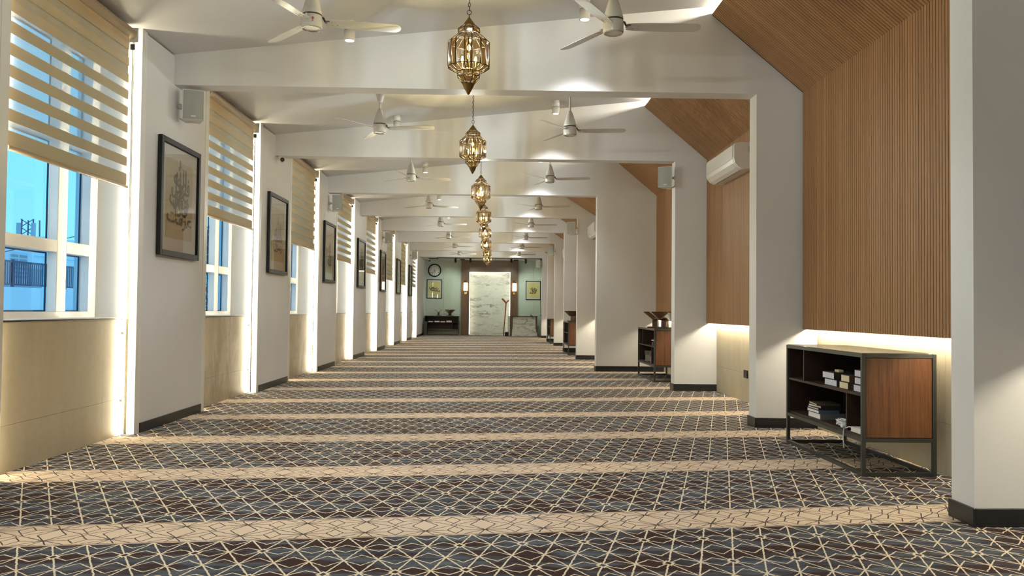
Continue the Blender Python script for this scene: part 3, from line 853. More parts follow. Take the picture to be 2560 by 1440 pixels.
for j, k in enumerate((3, 5, 7, 9)):
    rz = -0.42
    lab = '%s white wall speaker on the right-hand pillars, near the beam corner' % ('nearest', 'second', 'third', 'fourth and farthest')[j]
    xx = XR(k)-0.125
    make_speaker((xx, PY_(k)+0.02, 3.12 if k == 3 else 3.11), rz, lab, back_dir(rz, 0.125, 1))

# ------------------------------------------------------------------ dome camera
def cctv(loc, label, dark=False):
    t = thing('security_camera', label, 'camera', loc, 0)
    MB().lathe([(0.050, 0.045), (0.052, 0.015), (0.048, 0.0)], 20).obj('base', 'white_plastic', t)
    MB().sphere((0.01, -0.01, -0.005), 0.044, 16).obj('dome', 'white_gloss' if not dark else 'dark_rubber', t)
    b = MB(); b.lathe([(0.030, 0), (0.030, 0.028), (0.024, 0.034), (0, 0.034)], 18, cap=False)
    b.obj('lens_face', 'dark_rubber', t, (0.018, -0.028, -0.012), rot=(PI/2, 0, 0.4))
cctv((-3.155, PY_(3)+0.06, 3.323), 'white dome security camera with a dark eye under the second beam end')

# ------------------------------------------------------------------ air conditioners
def make_ac(loc, label):
    t = thing('air_conditioner', label, 'air conditioner', loc, 0, 'wall air conditioners')
    # profile in x (0 = wall, negative = into the hall) and z, extruded along Y
    prof = [(0, 0.0), (-0.13, -0.005), (-0.185, 0.022), (-0.225, 0.070), (-0.235, 0.120), (-0.235, 0.275), (-0.220, 0.305), (-0.16, 0.320), (0, 0.320)]
    L = 0.655
    MB().prism(prof, -L+0.045, L-0.045).obj('body', 'white_gloss', t)
    for s_ in (-1, 1):
        a, b = sorted((s_*(L-0.044), s_*L))
        cp = MB().prism([(x*0.985, z*0.99+0.0015) for x, z in prof], a, b).obj('end_cap', 'white_plastic', t)
        v = MB()
        for q in range(4): v.box(-0.06, -0.02, b if s_ > 0 else a-0.0008, (b+0.0008) if s_ > 0 else a, 0.20+q*0.018, 0.208+q*0.018)
        v.obj('vent', 'grille', cp)
    MB().box(-0.241, -0.236, -L+0.05, L-0.05, 0.122, 0.285, bev=0.002).obj('front_panel', 'white_gloss', t)
    # louvre and dark outlet
    lv = MB(); lv.prism([(-0.136, -0.0085), (-0.188, 0.0185), (-0.228, 0.066), (-0.224, 0.068), (-0.184, 0.023), (-0.134, -0.0035)], -L+0.10, L-0.10)
    lv.obj('louvre', 'white_plastic', t)
    MB().box(-0.136, -0.122, -L+0.12, L-0.12, -0.0075, -0.003).obj('outlet', 'dark_rubber', t)
    MB().box(-0.237, -0.2355, 0.49, 0.57, 0.13, 0.26).obj('display', 'grille', t)
    return t
ac = make_ac((3.08, 10.50, 2.885), 'large white air conditioner on the slatted wall between second and third pillars')
dup(ac, (2.40, 18.93, 2.85), 0, 'small-looking white air conditioner half hidden behind the wide fourth pillar')
dup(ac, (2.40, 26.35, 2.85), 0, 'white air conditioner mostly hidden behind the sixth pillar')

# ------------------------------------------------------------------ bookcases
def make_bookcase(label, loc, rz=0.0):
    """front faces -X before turning, length along Y from 0 to 1.53, origin at the near front foot"""
    t = thing('open_bookcase', label, 'bookcase', loc, rz, 'open bookcases on black metal frames')
    L, D, Hh, zb = 1.53, 0.535, 0.868, 0.270; q = 0.028
    for x in (0, D-q):
        for y in (0, L-q):
            MB().box(x, x+q, y, y+q, 0, Hh, bev=0.002).obj('leg', 'black_metal', t)
    r = MB()
    for z in (0, zb-q, Hh-q):
        for y in (0, L-q): r.box(q, D-q, y+0.001, y+q-0.001, z, z+q)
        for x in (0, D-q): r.box(x+0.001, x+q-0.001, q, L-q, z, z+q)
    r.obj('rails', 'black_metal', t)
    MB().box(0.006, D-0.006, 0.006, L-0.006, Hh-0.003, Hh+0.004, bev=0.002).obj('top', 'top_panel', t)
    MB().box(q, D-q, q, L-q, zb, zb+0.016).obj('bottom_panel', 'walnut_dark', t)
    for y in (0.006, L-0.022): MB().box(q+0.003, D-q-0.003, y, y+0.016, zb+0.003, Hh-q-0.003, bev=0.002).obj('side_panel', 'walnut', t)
    for y in (0.0225, L-0.0265): MB().box(q+0.003, D-0.024, y, y+0.004, zb+0.018, Hh-q-0.003).obj('inner_shade', 'walnut_dark', t)  # added dark sheets: interior shade as colour over the same walnut sides
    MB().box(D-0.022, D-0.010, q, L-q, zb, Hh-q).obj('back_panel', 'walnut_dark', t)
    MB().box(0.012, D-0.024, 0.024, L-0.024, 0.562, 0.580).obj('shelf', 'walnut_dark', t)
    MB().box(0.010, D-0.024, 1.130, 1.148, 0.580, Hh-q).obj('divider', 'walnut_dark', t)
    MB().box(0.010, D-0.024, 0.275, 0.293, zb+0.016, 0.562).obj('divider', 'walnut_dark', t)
    return t
M['top_panel'] = plain('glossy_dark_top', (0.10, 0.085, 0.06), 0.03, var=0.1, spec=1.0)
b_ = M['top_panel'].node_tree.nodes['Principled BSDF']; b_.inputs['Coat Weight'].default_value = 1.0; b_.inputs['Coat Roughness'].default_value = 0.02
M['paper_lilac'] = plain('lilac_white_page_edges', (0.60, 0.61, 0.74), 0.8, var=0.04, scale=300)
bc = make_bookcase('nearest open bookcase with walnut sides on a black metal frame, holding books', (2.602, 5.826, 0))
dup(bc, (2.600, 13.502, 0), 0, 'second open bookcase, two wooden book stands on top, before the wide pillar')
dup(bc, (1.888, 21.411, 0), 0, 'third open bookcase beside the fifth pillar, small book stands on top')
dup(bc, (1.903, 28.842, 0), 0, 'fourth open bookcase beside the seventh pillar, nothing on top')
far = dup(bc, (-1.640, 37.15, 0), PI/2, 'dark open bookcase against the far wall under the framed script')

def book(label, x0, x1, y0, y1, z0, z1, cover, page='paper', spine='+x', group=None, rz=0.0):
    """lying book; pages show on the sides other than the spine"""
    t = thing('book', label, 'book', ((x0+x1)/2, (y0+y1)/2, z0), rz, group)
    a, b, h = (x1-x0)/2, (y1-y0)/2, z1-z0; c = 0.004
    m_ = MB(); m_.box(-a, a, -b, b, 0, c); m_.box(-a, a, -b, b, h-c, h)
    if spine == '+x': m_.box(a-c, a, -b, b, c, h-c)
    else: m_.box(-a, a, -b, -b+c, c, h-c)
    m_.obj('cover', cover, t)
    if spine == '+x': MB().box(-a+c, a-c, -b+c, b-c, c, h-c).obj('pages', page, t)
    else: MB().box(-a+0.001, a-c, -b+c, b-c, c, h-c).obj('pages', page, t)
    return t
zs, zl = 0.580, 0.286
gU = 'books on the upper shelf of the nearest bookcase'
book('lower white-edged book of the pair by the upper divider', 2.66, 2.86, 6.40, 6.64, zs, zs+0.052, 'book_dark', 'paper_lilac', '-y', gU)
book('upper white-edged book of the pair by the upper divider', 2.655, 2.855, 6.44, 6.67, zs+0.054, zs+0.106, 'book_dark', 'paper_lilac', '-y', gU)
tag(MB().box(2.70, 2.74, 6.46, 6.54, zs+0.108, zs+0.128, bev=0.003).obj('small_box', 'paper_cream'), 'tiny pale box lying on the pair of white-edged books', 'box')
book('lower cream-edged brown book in the middle of the upper shelf', 2.65, 2.83, 6.17, 6.33, zs, zs+0.052, 'book_brown', 'paper_cream', '-y', gU)
book('upper cream-edged brown book in the middle of the upper shelf', 2.655, 2.83, 6.16, 6.31, zs+0.054, zs+0.106, 'book_brown', 'paper_cream', '-y', gU)
for q, nm in enumerate(('bottom', 'middle', 'top')):
    book('%s lilac-white book of the stack beside the front post' % nm, 2.65+0.004*q, 2.84, 5.88, 6.08-0.01*(q % 2), zs+q*0.054, zs+q*0.054+0.051, 'book_dark', 'paper_lilac', '-y', gU)
tag(MB().box(2.72, 2.80, 7.02, 7.12, zs, zs+0.016, bev=0.003).obj('notepad', 'paper_cream'), 'small pale notepad alone in the narrow upper compartment', 'notepad')
gl = 'books in the stack on the lower shelf of the nearest bookcase'
book('thick grey book at the bottom of the lower-shelf stack', 2.65, 2.885, 6.70, 6.96, zl, zl+0.046, 'book_grey', 'paper', '-y', gl)
book('slate blue book second from the bottom of the stack', 2.645, 2.815, 6.72, 6.97, zl+0.047, zl+0.072, 'book_blue', 'paper', '-y', gl)
book('thin slate book above the slate blue one', 2.65, 2.84, 6.74, 6.97, zl+0.073, zl+0.088, 'book_dark', 'paper', '-y', gl)
book('dark booklet near the top of the stack', 2.655, 2.83, 6.73, 6.95, zl+0.089, zl+0.108, 'book_dark', 'paper', '-y', gl, 0.08)
book('brown-backed book on top of the stack', 2.65, 2.84, 6.74, 6.96, zl+0.109, zl+0.124, 'book_brown', 'paper_cream', '-y', gl, -0.1)
book('white book flat in the small lower compartment', 2.63, 2.83, 5.87, 6.08, zl, zl+0.034, 'paper', 'paper', '-y')
cw = MB(); rr = random.Random(3)
for j in range(5):
    pts = []
    for q in range(26):
        a = q*0.9+j; r_ = 0.035+0.03*rr.random()
        pts.append((2.68+r_*math.cos(a)*0.8, 6.33+r_*math.sin(a)*1.2, zl+0.008+0.045*rr.random()))
    cw.tube(pts, 0.0035, 5)
cw.box(2.635, 2.665, 6.235, 6.275, zl+0.001, zl+0.024, bev=0.003)
tag(cw.obj('cable_bundle', 'cable_white'), 'tangled white charging cable with plug on the lower shelf', 'cable')
tag(MB().tube([(2.70, 6.04, zl+0.020), (2.62, 6.09, zl+0.03), (2.594, 6.115, zl+0.01), (2.592, 6.12, zl-0.06), (2.593, 6.11, zl-0.13)], 0.0045, 6).obj('hanging_cable', 'cable_white'),
    'pale cable hanging over the bottom edge of the nearest bookcase', 'cable')

# folding book stands
def make_stand(loc, rz, label, group='wooden book stands', scale=1.0):
    t = thing('book_stand', label, 'book stand', loc, rz, group)
    MB().box(-0.12, 0.12, -0.11, 0.11, 0, 0.018, bev=0.004).obj('base', 'stand_wood', t)
    MB().box(-0.045, 0.045, -0.05, 0.05, 0.018, 0.150, bev=0.004).obj('post', 'stand_wood', t)
    for s_ in (-1, 1):
        b = MB(); a = math.radians(38)
        ax, az = math.cos(a), math.sin(a)
        prof = [(0, 0.135), (s_*0.215*ax, 0.135+0.215*az), (s_*0.215*ax-s_*0.016*az, 0.135+0.215*az+0.016*ax), (-s_*0.0, 0.156)]
        b.prism(prof, -0.16, 0.16).obj('wing', 'stand_wood', t)
    t.scale = (scale,)*3
    return t
st0 = make_stand((2.845, 13.84, 0.872), -0.75, 'dark wooden book stand nearer the post on the second bookcase')
def stand(loc, rz, label): return dup(st0, loc, rz, label)
stand((2.80, 14.42, 0.872), -0.45, 'dark wooden book stand farther back on the second bookcase')
stand((2.12, 21.75, 0.872), 1.1, 'dark book stand nearer the pillar on the third bookcase')
stand((2.10, 22.35, 0.872), 0.6, 'dark book stand farther back on the third bookcase')
stand((-2.57, 37.42, 0.872), 0.05, 'open dark book stand at the clock end of the far bookcase')
stand((-2.05, 37.42, 0.872), -0.6, 'turned dark book stand at the panelling end of the far bookcase')
M['pale_edge'] = plain('worn_wood_edges', (0.30, 0.26, 0.22), 0.5)
def bracket_stand(loc, rz, label):
    t = thing('small_book_stand', label, 'book stand', loc, rz, 'small book stands inside the second bookcase')
    b = MB(); a = math.radians(50)
    for s_ in (-1, 1):
        b.prism([(0, 0.10), (s_*0.10*math.cos(a), 0.10+0.10*math.sin(a)), (s_*0.10*math.cos(a)-s_*0.02, 0.10+0.10*math.sin(a)), (0, 0.125)], -0.06, 0.06)
    b.obj('cradle', 'pale_edge', t)
    MB().box(-0.012, 0.012, -0.05, 0.05, 0.0, 0.11).box(-0.06, 0.06, -0.05, 0.05, 0, 0.012).obj('foot', 'pale_edge', t)
bracket_stand((2.70, 14.55, 0.286), 1.3, 'pale-edged small book stand at the back of the lower shelf')
bracket_stand((2.69, 14.02, 0.286), 1.5, 'pale-edged small book stand near the lower divider')
t = thing('small_book_stand', 'white-edged folded book stand on the upper shelf of the second bookcase', 'book stand', (2.70, 13.75, 0.58), 1.57)
MB().prism([(-0.16, 0.0), (-0.06, 0.10), (0.14, 0.10), (0.15, 0.085), (-0.05, 0.085), (-0.14, 0.0)], -0.07, 0.07).obj('cradle', 'paper', t)
MB().box(0.05, 0.16, -0.06, 0.06, 0, 0.06, bev=0.004).obj('block', 'book_dark', t)
for x, y, z, h, lab in ((2.02, 21.78, 0.58, 0.07, 'small white bottle on the upper shelf of the third bookcase'), (2.02, 29.15, 0.58, 0.10, 'pale bottle on the upper shelf of the fourth bookcase')):
    t = thing('bottle', lab, 'bottle', (x, y, z))
    MB().lathe([(0.03, 0), (0.032, 0.01), (0.032, h), (0.012, h+0.03)], 12).obj('body', 'paper', t)
    MB().lathe([(0.013, h+0.03), (0.013, h+0.05)], 10).obj('cap', 'white_plastic', t)
make_stand((2.07, 21.85, 0.286), 1.4, 'little pale book stand on the lower shelf of the third bookcase', 'book stands in the far shelves', 0.6)
gF = 'books on the far bookcase'
for i, (x, w_, h_) in enumerate(((-2.90, 0.20, 0.05), (-2.62, 0.22, 0.06), (-2.36, 0.20, 0.045), (-2.08, 0.24, 0.035), (-2.08, 0.23, 0.035))):
    zz = 0.58+(0.04 if i == 4 else 0)
    nm = ('first', 'second', 'third', 'lower', 'upper')[i]
    lab = '%s white-edged book on the far bookcase, counted from its clock end' % nm if i < 3 else '%s white-edged book of the flat pair on the far bookcase' % nm
    book(lab, x-w_/2, x+w_/2, 37.20, 37.36, zz, zz+h_, 'paper', 'paper', '-y', gF)
tag(MB().box(-3.17, -3.03, 36.6, 37.0, 0, 0.62, bev=0.01).obj('floor_box', 'black_metal'), 'dark upright box on the carpet beside the far bookcase', 'box')

# ------------------------------------------------------------------ outlet
o = thing('wall_outlet', 'black socket plate low on the stone tile behind the second pillar', 'socket', (TILE(2), 10.62, 0.36), 0)
MB().box(-0.016, 0, -0.075, 0.075, -0.05, 0.05, bev=0.003).obj('plate', 'frame_black', o)
sw = MB()
for q in (-0.035, 0.035): sw.box(-0.019, -0.016, q-0.02, q+0.02, -0.02, 0.02)
sw.obj('switches', 'dark_rubber', o)

# ------------------------------------------------------------------ far wall
fw = struct(MB().box(-3.9, 3.6, FARY+0.012, FARY+0.25, 0, 4.4).obj('wall_far', 'paint'))
for a, b in ((-3.2, -2.365), (-2.365, -1.567), (1.012, 1.72), (1.72, 2.45)):
    for c, d in ((0, 1.01), (1.01, 2.85), (2.85, 3.4)):
        MB().box(a+0.004, b-0.004, FARY-0.012, FARY+0.012, c+0.004, d-0.004).obj('tile', 'tile_green_cast', fw)
mh = thing('mihrab_surround', 'dark wood portal framing the lit marble slab on the far wall', 'panelling', (0, FARY, 0))
MB().box(-1.567, -1.195, -0.24, -0.012, 0, 3.398, bev=0.004).obj('column', 'mihrab_wood', mh)
MB().box(0.660, 1.012, -0.24, -0.012, 0, 3.398, bev=0.004).obj('column', 'mihrab_wood', mh)
MB().box(-1.194, 0.659, -0.22, -0.012, 2.872, 3.398, bev=0.004).obj('lintel', 'lintel_wood', mh)
MB().box(-1.194, 0.659, -0.20, -0.186, 2.845, 2.870).obj('led_strip', 'led_halo', mh)
for x in (-1.192, 0.643): MB().box(x, x+0.014, -0.20, -0.186, 0.05, 2.84).obj('led_strip', 'led_halo', mh)
sl = tag(MB().box(-1.194, 0.659, FARY-0.06, FARY-0.012, 0, 2.86, bev=0.003).obj('marble_slab', 'marble'), 'tall white marble slab with grey veins inside the wood portal', 'marble slab')

# clock
ck = thing('wall_clock', 'round black-rimmed wall clock high on the far wall', 'clock', (-2.793, FARY-0.013, 2.932))
b = bmesh.new()
cm = MB(); cm.lathe([(0.245, 0.010), (0.25, 0.05), (0.285, 0.055), (0.302, 0.040), (0.302, 0.0), (0.245, 0.0)], 40, cap=False).obj('rim', 'frame_black', ck, rot=(PI/2, 0, 0))
MB().lathe([(0, 0.012), (0.25, 0.012)], 40, cap=False).obj('face', 'clock_face', ck, rot=(PI/2, 0, 0))
nm = MB()
for h_ in range(1, 13):
    a = h_*PI/6; g = glyphs(str(h_), 0.085, 0.001, 2)
    nm.join(g, 0, Matrix.Translation((0.195*math.sin(a), -0.0145, 0.195*math.cos(a))))
nm.obj('numerals', 'ink', ck)
def hand(L, w_, ang): return MB().box(-w_/2, w_/2, -0.020, -0.017, -0.04, L).obj('hand', 'frame_black', ck, rot=(0, ang, 0))
hand(0.13, 0.016, math.radians(168)); hand(0.19, 0.010, math.radians(213))
picture('yellow framed calligraphy under the round clock on the far wall', (-2.793, FARY-0.014, 2.086), 0, 0.70, 0.87,
        [(W_RASUL, 0.17, -0.02, 0.06, 0.25, 1.1, 1.2), (W_MUHAMMAD, 0.17, 0.05, -0.06, 0.2, 1.1, 1.2), (W_ALLAH, 0.15, -0.10, 0.02, 0.1, 1.0, 1.3)], 'parchment_yellow', 0.035, 0.06, 0.07, 0.03, 'yellow calligraphy on the far wall')
picture('yellow framed calligraphy above the marble lectern on the far wall', (1.716, FARY-0.014, 2.066), 0, 0.69, 0.87,
        [(W_LA, 0.20, 0.12, -0.02, 0.1, 1.0, 1.3), (W_ILAH, 0.17, 0.04, 0.0, 0.1, 1.0, 1.3), (W_ILLA, 0.17, -0.05, 0.02, -0.1, 1.0, 1.3), (W_ALLAH, 0.17, -0.03, -0.08, 0.0, 1.3, 0.9)], 'parchment_yellow', 0.035, 0.06, 0.07, 0.03, 'yellow calligraphy on the far wall')

# sconces
def sconce(x, label):
    t = thing('wall_sconce', label, 'wall lamp', (x, FARY-0.24, 2.18), 0, 'brass sconces on the portal')
    g = MB(); n = 16
    for i in range(n):
        a = 2*PI*i/n; g.tube([(0.075*math.cos(a), -0.12+0.075*math.sin(a), -0.17), (0.075*math.cos(a), -0.12+0.075*math.sin(a), 0.19)], 0.016, 6)
    g.obj('glass_shade', 'sconce_glow', t)
    MB().lathe([(0.09, 0.19), (0.095, 0.205), (0.09, 0.22)], 20, c=(0, -0.12, 0)).obj('top_ring', 'sconce_brass', t)
    MB().lathe([(0.05, -0.20), (0.09, -0.185), (0.092, -0.17)], 20, c=(0, -0.12, 0)).obj('bottom_ring', 'sconce_brass', t)
    a = MB()
    for q in range(4):
        an = q*PI/4
        a.tube([(0.085*math.cos(s_)*math.cos(an), -0.12+0.085*math.cos(s_)*math.sin(an), 0.22+0.085*math.sin(s_)) for s_ in [i*PI/10 for i in range(11)]], 0.008, 6)
    a.sphere((0, -0.12, 0.315), 0.018, 8)
    a.obj('dome', 'sconce_brass', t)
    MB().box(-0.055, 0.055, -0.05, 0, -0.32, -0.21, bev=0.004).obj('wall_plate', 'sconce_brass', t)
    MB().tube([(0, -0.03, -0.25), (0, -0.12, -0.25), (0, -0.12, -0.19)], 0.012, 8).obj('arm', 'sconce_brass', t)
    return t
sc = sconce(-1.36, 'lit brass wall lamp on the portal column beside the far bookcase')
dup(sc, (0.85, FARY-0.24, 2.18), 0, 'lit brass wall lamp on the portal column above the lectern')

# lectern
lc = thing('lectern', 'white marble lectern with dark wood sides by the far wall', 'lectern', (0, 37.0, 0))
MB().box(0.74, 1.80, -0.02, 0.0, 0.335, 0.860, bev=0.003).obj('marble_panel', 'marble', lc)
MB().box(0.74, 1.82, -0.05, -0.02, 0.185, 0.335, bev=0.003).obj('marble_panel', 'marble', lc)
MB().box(0.74, 1.88, -0.10, -0.05, 0.0, 0.183, bev=0.003).obj('step', 'marble', lc)
MB().box(0.70, 1.84, 0.001, 0.50, 0.0, 0.860).obj('box', 'mihrab_wood', lc)
for s_, x in ((-1, 0.70), (1, 1.82)):
    prof = [(x-0.035*s_*0, 0.88), (x+0.0, 0.45), (x+0.03*s_*-1*-1, 0.20), (x+0.08*s_, 0.0), (x+0.08*s_+0.045, 0.0), (x+0.03*s_+0.045, 0.22), (x+0.045, 0.45), (x+0.045, 0.88)]
    if s_ < 0: prof = [(a+0.03, z) for a, z in prof]
    MB().prism(prof, -0.12, 0.45).obj('side_board', 'mihrab_wood', lc)
MB().box(0.66, 1.88, -0.13, 0.50, 0.870, 0.895, bev=0.004).obj('top_board', 'stand_wood', lc)
MB().box(0.56, 0.66, 0.0, 0.5, 0.02, 0.89, bev=0.003).obj('side_panel', 'marble', lc)
o = thing('microphone', 'small dark microphone resting on top of the lectern', 'microphone', (1.62, 37.05, 0.895))
MB().box(-0.06, 0.06, -0.03, 0.03, 0, 0.02, bev=0.004).obj('base', 'dark_rubber', o)
MB().tube([(0, 0, 0.02), (-0.02, 0, 0.05), (-0.05, -0.02, 0.06)], 0.015, 8).obj('head', 'dark_rubber', o)
o = thing('dark_box', 'small dark box on the carpet at the foot of the lectern', 'box', (0.51, 36.72, 0))
MB().box(-0.08, 0.08, -0.1, 0.1, 0, 0.185, bev=0.006).obj('case', 'walnut_dark', o)
MB().box(-0.07, 0.07, -0.103, -0.1, 0.02, 0.165).obj('front', 'frame_black', o)
sf = thing('wooden_staff', 'red-brown wooden staff with forked top leaning on the marble', 'staff', (0, 37.2, 0))
MB().tube([(0.368, -0.12, 0.0), (0.40, -0.05, 0.45), (0.44, 0.10, 0.95), (0.475, 0.30, 1.47)], [0.022, 0.024, 0.026, 0.030], 10).obj('shaft', 'staff_wood', sf)
MB().tube([(0.475, 0.30, 1.46), (0.44, 0.30, 1.53), (0.36, 0.30, 1.61), (0.285, 0.30, 1.67)], [0.034, 0.042, 0.044, 0.036], 10).obj('handle', 'staff_wood', sf)
MB().tube([(0.478, 0.30, 1.47), (0.53, 0.30, 1.54), (0.60, 0.30, 1.60)], [0.032, 0.03, 0.022], 10).obj('fork', 'staff_wood', sf)
ms = thing('microphone_stand', 'slim black microphone stand right of the lectern', 'stand', (2.04, 36.62, 0))
MB().lathe([(0.13, 0), (0.13, 0.02), (0.02, 0.035)], 20).obj('base', 'dark_rubber', ms)
MB().tube([(0, 0, 0.02), (-0.02, 0, 0.95)], 0.016, 8).obj('pole', 'dark_rubber', ms)
MB().tube([(-0.02, 0, 0.93), (-0.06, 0, 1.62)], 0.010, 8).obj('boom', 'dark_rubber', ms)
MB().box(-0.05, 0.03, -0.03, 0.03, 0.90, 0.98, bev=0.006).obj('clamp', 'dark_rubber', ms)
MB().sphere((-0.06, 0, 1.64), 0.03, 10).obj('head', 'dark_rubber', ms)

# track lights and slots of the far ceiling
tr = thing('track_rail', 'long thin black track rail across the far ceiling', 'track', (0, 35.9, 3.40))
MB().box(-2.56, 2.0, -0.018, 0.018, -0.022, 0.0).obj('rail', 'frame_black', tr)
MB().box(1.93, 2.0, -0.03, 0.03, -0.075, -0.022, bev=0.004).obj('feed_box', 'frame_black', tr)
def track_spot(x, tilt, turn, label, lit):
    t = thing('track_spotlight', label, 'spotlight', (x, 35.9, 3.377), turn, 'black spotlights on the far track')
    MB().box(-0.03, 0.03, -0.02, 0.02, -0.05, 0.0).obj('adaptor', 'frame_black', t)
    h = MB(); h.lathe([(0.042, 0.0), (0.045, 0.02), (0.045, 0.15), (0.038, 0.17)], 16); h.lathe([(0.0, -0.001), (0.040, -0.001)], 16, cap=False)
    hd = h.obj('head', 'frame_black', t, (0, 0.0, -0.06), rot=(tilt, 0, 0))
    hd.location = (0, 0.10*math.sin(tilt)*-1, -0.17)
    ld = bpy.data.lights.new('track_lamp', 'SPOT'); ld.energy = lit; ld.color = (0.86, 1.0, 0.86); ld.spot_size = math.radians(75); ld.spot_blend = 0.8; ld.shadow_soft_size = 0.03
    lo = bpy.data.objects.new('track_lamp', ld); C.objects.link(lo); lo.parent = t; lo.location = (0, 0.10, -0.20); lo.rotation_euler = (math.radians(52), 0, 0)
track_spot(-1.74, -0.5, 0.25, 'black track spotlight nearest the clock', 75)
track_spot(-1.10, 0.3, -0.15, 'black track spotlight over the portal column by the bookcase', 60)
track_spot(0.68, -0.3, 0.15, 'black track spotlight over the portal column by the lectern', 60)
track_spot(1.28, -0.5, -0.25, 'black track spotlight nearest the lectern picture', 75)
for x0, x1, y0, lab in ((-2.95, -2.55, 36.15, 'black slot diffuser in the far ceiling above the clock'), (-1.60, -1.40, 36.72, 'small black slot at the bookcase end of the portal top'), (0.80, 1.0, 36.72, 'small black slot at the lectern end of the portal top')):
    o = thing('air_diffuser', lab, 'vent', ((x0+x1)/2, y0+0.4, 3.40))
    hw = (x1-x0)/2
    MB().box(-hw, hw, -0.4, 0.4, -0.006, 0).obj('slot', 'frame_black', o)
    f = MB(); f.box(-hw, -hw+0.01, -0.4, 0.4, -0.012, -0.006); f.box(hw-0.01, hw, -0.4, 0.4, -0.012, -0.006)
    f.obj('edge', 'black_metal', o)
cctv((-3.02, 37.45, 3.36), 'small dark security camera in the far ceiling corner above the clock', True)

# ------------------------------------------------------------------ outside the windows
struct(MB().box(-140, -3.9, -30, 220, -3.3, -3.2).obj('ground', 'concrete'))
pw = struct(MB().box(-12.3, -12.0, 6, 34, -3.2, 1.60, bev=0.02).obj('parapet_wall', 'concrete'))
for yy in (22.6, 26.1):
    MB().box(-12.0, -11.985, yy, yy+0.02, -3, 1.58).obj('joint', 'ext_grey', pw)
fn = thing('railing', 'dark vertical-bar railing on the white parapet outside the nearest window', 'railing', (-12.15, 20, 1.60))
rl = MB(); rl.box(-0.02, 0.02, -4, 6.2, 0.62, 0.67); rl.box(-0.02, 0.02, -4, 6.2, 0.05, 0.09); rl.obj('rail', 'ext_dark', fn)
bars = MB()
for i in range(100): bars.box(-0.012, 0.012, -4+i*0.1, -3.965+i*0.1, 0.05, 0.66)
stuff(bars.obj('bars', 'ext_dark', fn))
for y in (-4, -1.5, 1, 3.5, 6.1): MB().box(-0.03, 0.03, y, y+0.06, 0, 0.70).obj('post', 'ext_dark', fn)
def outdoor_unit(loc, label):
    t = thing('outdoor_unit', label, 'outdoor unit', loc, 0, 'outdoor cooling units behind the railing')
    MB().box(-0.25, 0.25, -0.5, 0.5, 0, 0.95, bev=0.02).obj('case', 'ext_white', t)
    MB().box(-0.3, 0.3, -0.55, 0.55, -4.94, 0).obj('plinth', 'ext_grey', t)
    for r in range(6):
        for c_ in range(2):
            MB().box(0.25, 0.262, -0.42+c_*0.45, -0.05+c_*0.45, 0.18+r*0.12, 0.25+r*0.12).obj('grille_slot', 'ext_grey', t)
    return t
ou = outdoor_unit((-14.0, 24.1, 1.75), 'white louvred outdoor unit behind the railing in the wide pane')
dup(ou, (-14.0, 22.6, 1.75), 0, 'white louvred outdoor unit behind the railing, cut by the window edge')
dup(ou, (-14.0, 29.6, 1.74), 0, 'white louvred outdoor unit seen through the narrow lower pane')
wt = thing('water_tank', 'pale round water tank on the roofs behind the outdoor units', 'water tank', (-19, 33.0, 2.6))
MB().lathe([(0.6, 0), (0.65, 0.1), (0.65, 0.9), (0.5, 1.1), (0.2, 1.2)], 20).obj('tank', 'ext_white', wt)
MB().box(-0.7, 0.7, -0.7, 0.7, -3.0, -0.02).obj('plinth', 'ext_grey', wt)
def building(loc, sx_, sy_, h_, mat, label):
    t = thing('building', label, 'building', loc, 0, 'pale roofs seen through the nearest window')
    MB().box(-sx_, sx_, -sy_, sy_, 0, h_).obj('walls', mat, t)
    MB().box(-sx_-0.15, sx_+0.15, -sy_-0.15, sy_+0.15, h_, h_+0.35).obj('roof_edge', 'ext_white', t)
    for i in range(3): MB().box(sx_, sx_+0.05, -sy_*0.7+i*sy_*0.6, -sy_*0.7+i*sy_*0.6+sy_*0.3, h_-1.5, h_-0.6).obj('window', 'ext_dark', t)
building((-24, 40, -3.2), 3, 4, 6.6, 'ext_white', 'low white roof block just behind the water tank')
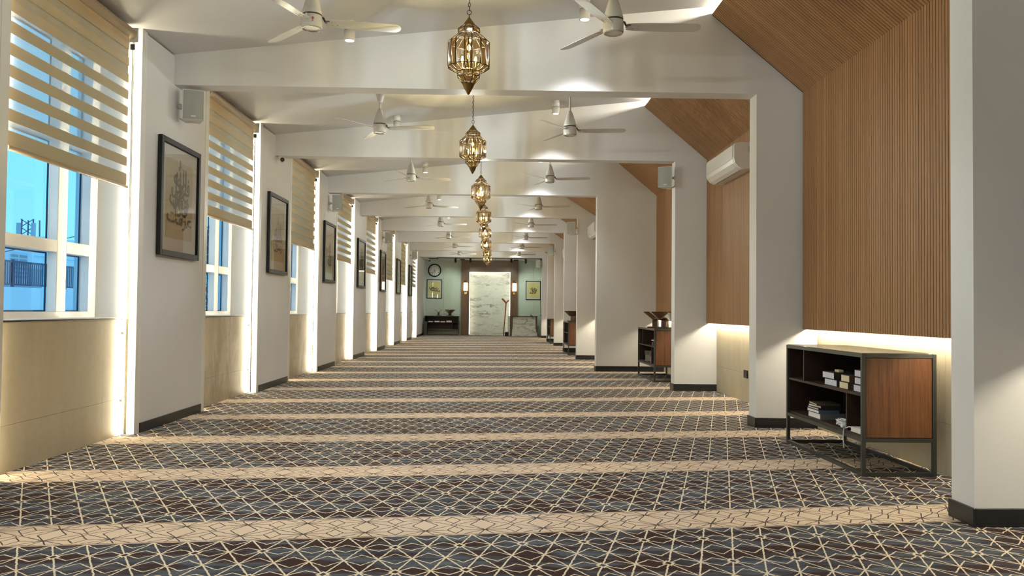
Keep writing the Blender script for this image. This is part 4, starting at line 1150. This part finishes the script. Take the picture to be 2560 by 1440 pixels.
building((-34, 60, -3.2), 4, 4, 8.6, 'ext_grey', 'grey block farther off with three dark windows')
building((-32, 76, -3.2), 4, 5, 7.6, 'ext_white', 'pale block at the far side of the lower panes')
tw = thing('lattice_tower', 'thin lattice telecom mast against the sky in the nearest window', 'mast', (-58, 104, -3.2))
b = MB()
for sx_ in (-0.7, 0.7):
    for sy_ in (-0.7, 0.7): b.tube([(sx_*1.3, sy_*1.3, 0), (sx_, sy_, 15.0)], 0.09, 5)
for i in range(14):
    z = 1+i; b.tube([(-0.8, -0.8, z), (0.8, -0.8, z+1)], 0.05, 4); b.tube([(0.8, -0.8, z), (-0.8, -0.8, z+1)], 0.05, 4)
b.obj('lattice', 'ext_dark', tw)
for q, (x, z) in enumerate(((-0.9, 13.8), (0.9, 13.8), (-0.9, 12.4), (0.9, 12.4))): MB().box(x-0.25, x+0.25, -1.1, -0.9, z-0.7, z+0.7).obj('antenna', 'ext_grey', tw)
tag(MB().tube([(-11.0, 18.0, 2.2), (-11.0, 22.0, 3.0), (-11.0, 26.0, 3.85), (-11.0, 32.0, 5.2)], 0.012, 5).obj('overhead_cable', 'ext_dark'), 'thin dark cable slanting across the sky outside the nearest window', 'cable')
tr_ = thing('tree', 'leafy green tree outside the second window', 'tree', (-9.6, 27.0, -3.2))
MB().tube([(0, 0, 0), (0.1, 0, 2.5), (0, 0.1, 5.0)], [0.18, 0.14, 0.06], 8).obj('trunk', 'bark', tr_)
rr = random.Random(5); lf = MB()
for i in range(2600):
    a, e, r_ = rr.random()*2*PI, rr.random()*PI, (0.4+0.6*rr.random()**0.5)
    c = Vector((1.7*r_*math.sin(e)*math.cos(a), 1.7*r_*math.sin(e)*math.sin(a), 4.9+2.1*r_*math.cos(e)))
    d = Vector((rr.random()-.5, rr.random()-.5, rr.random()-.5)).normalized(); e2 = d.cross(Vector((rr.random(), rr.random(), 1))).normalized()
    lf.poly([c-d*0.10, c+e2*0.05, c+d*0.10, c-e2*0.05])
stuff(lf.obj('foliage', 'leaf', tr_))
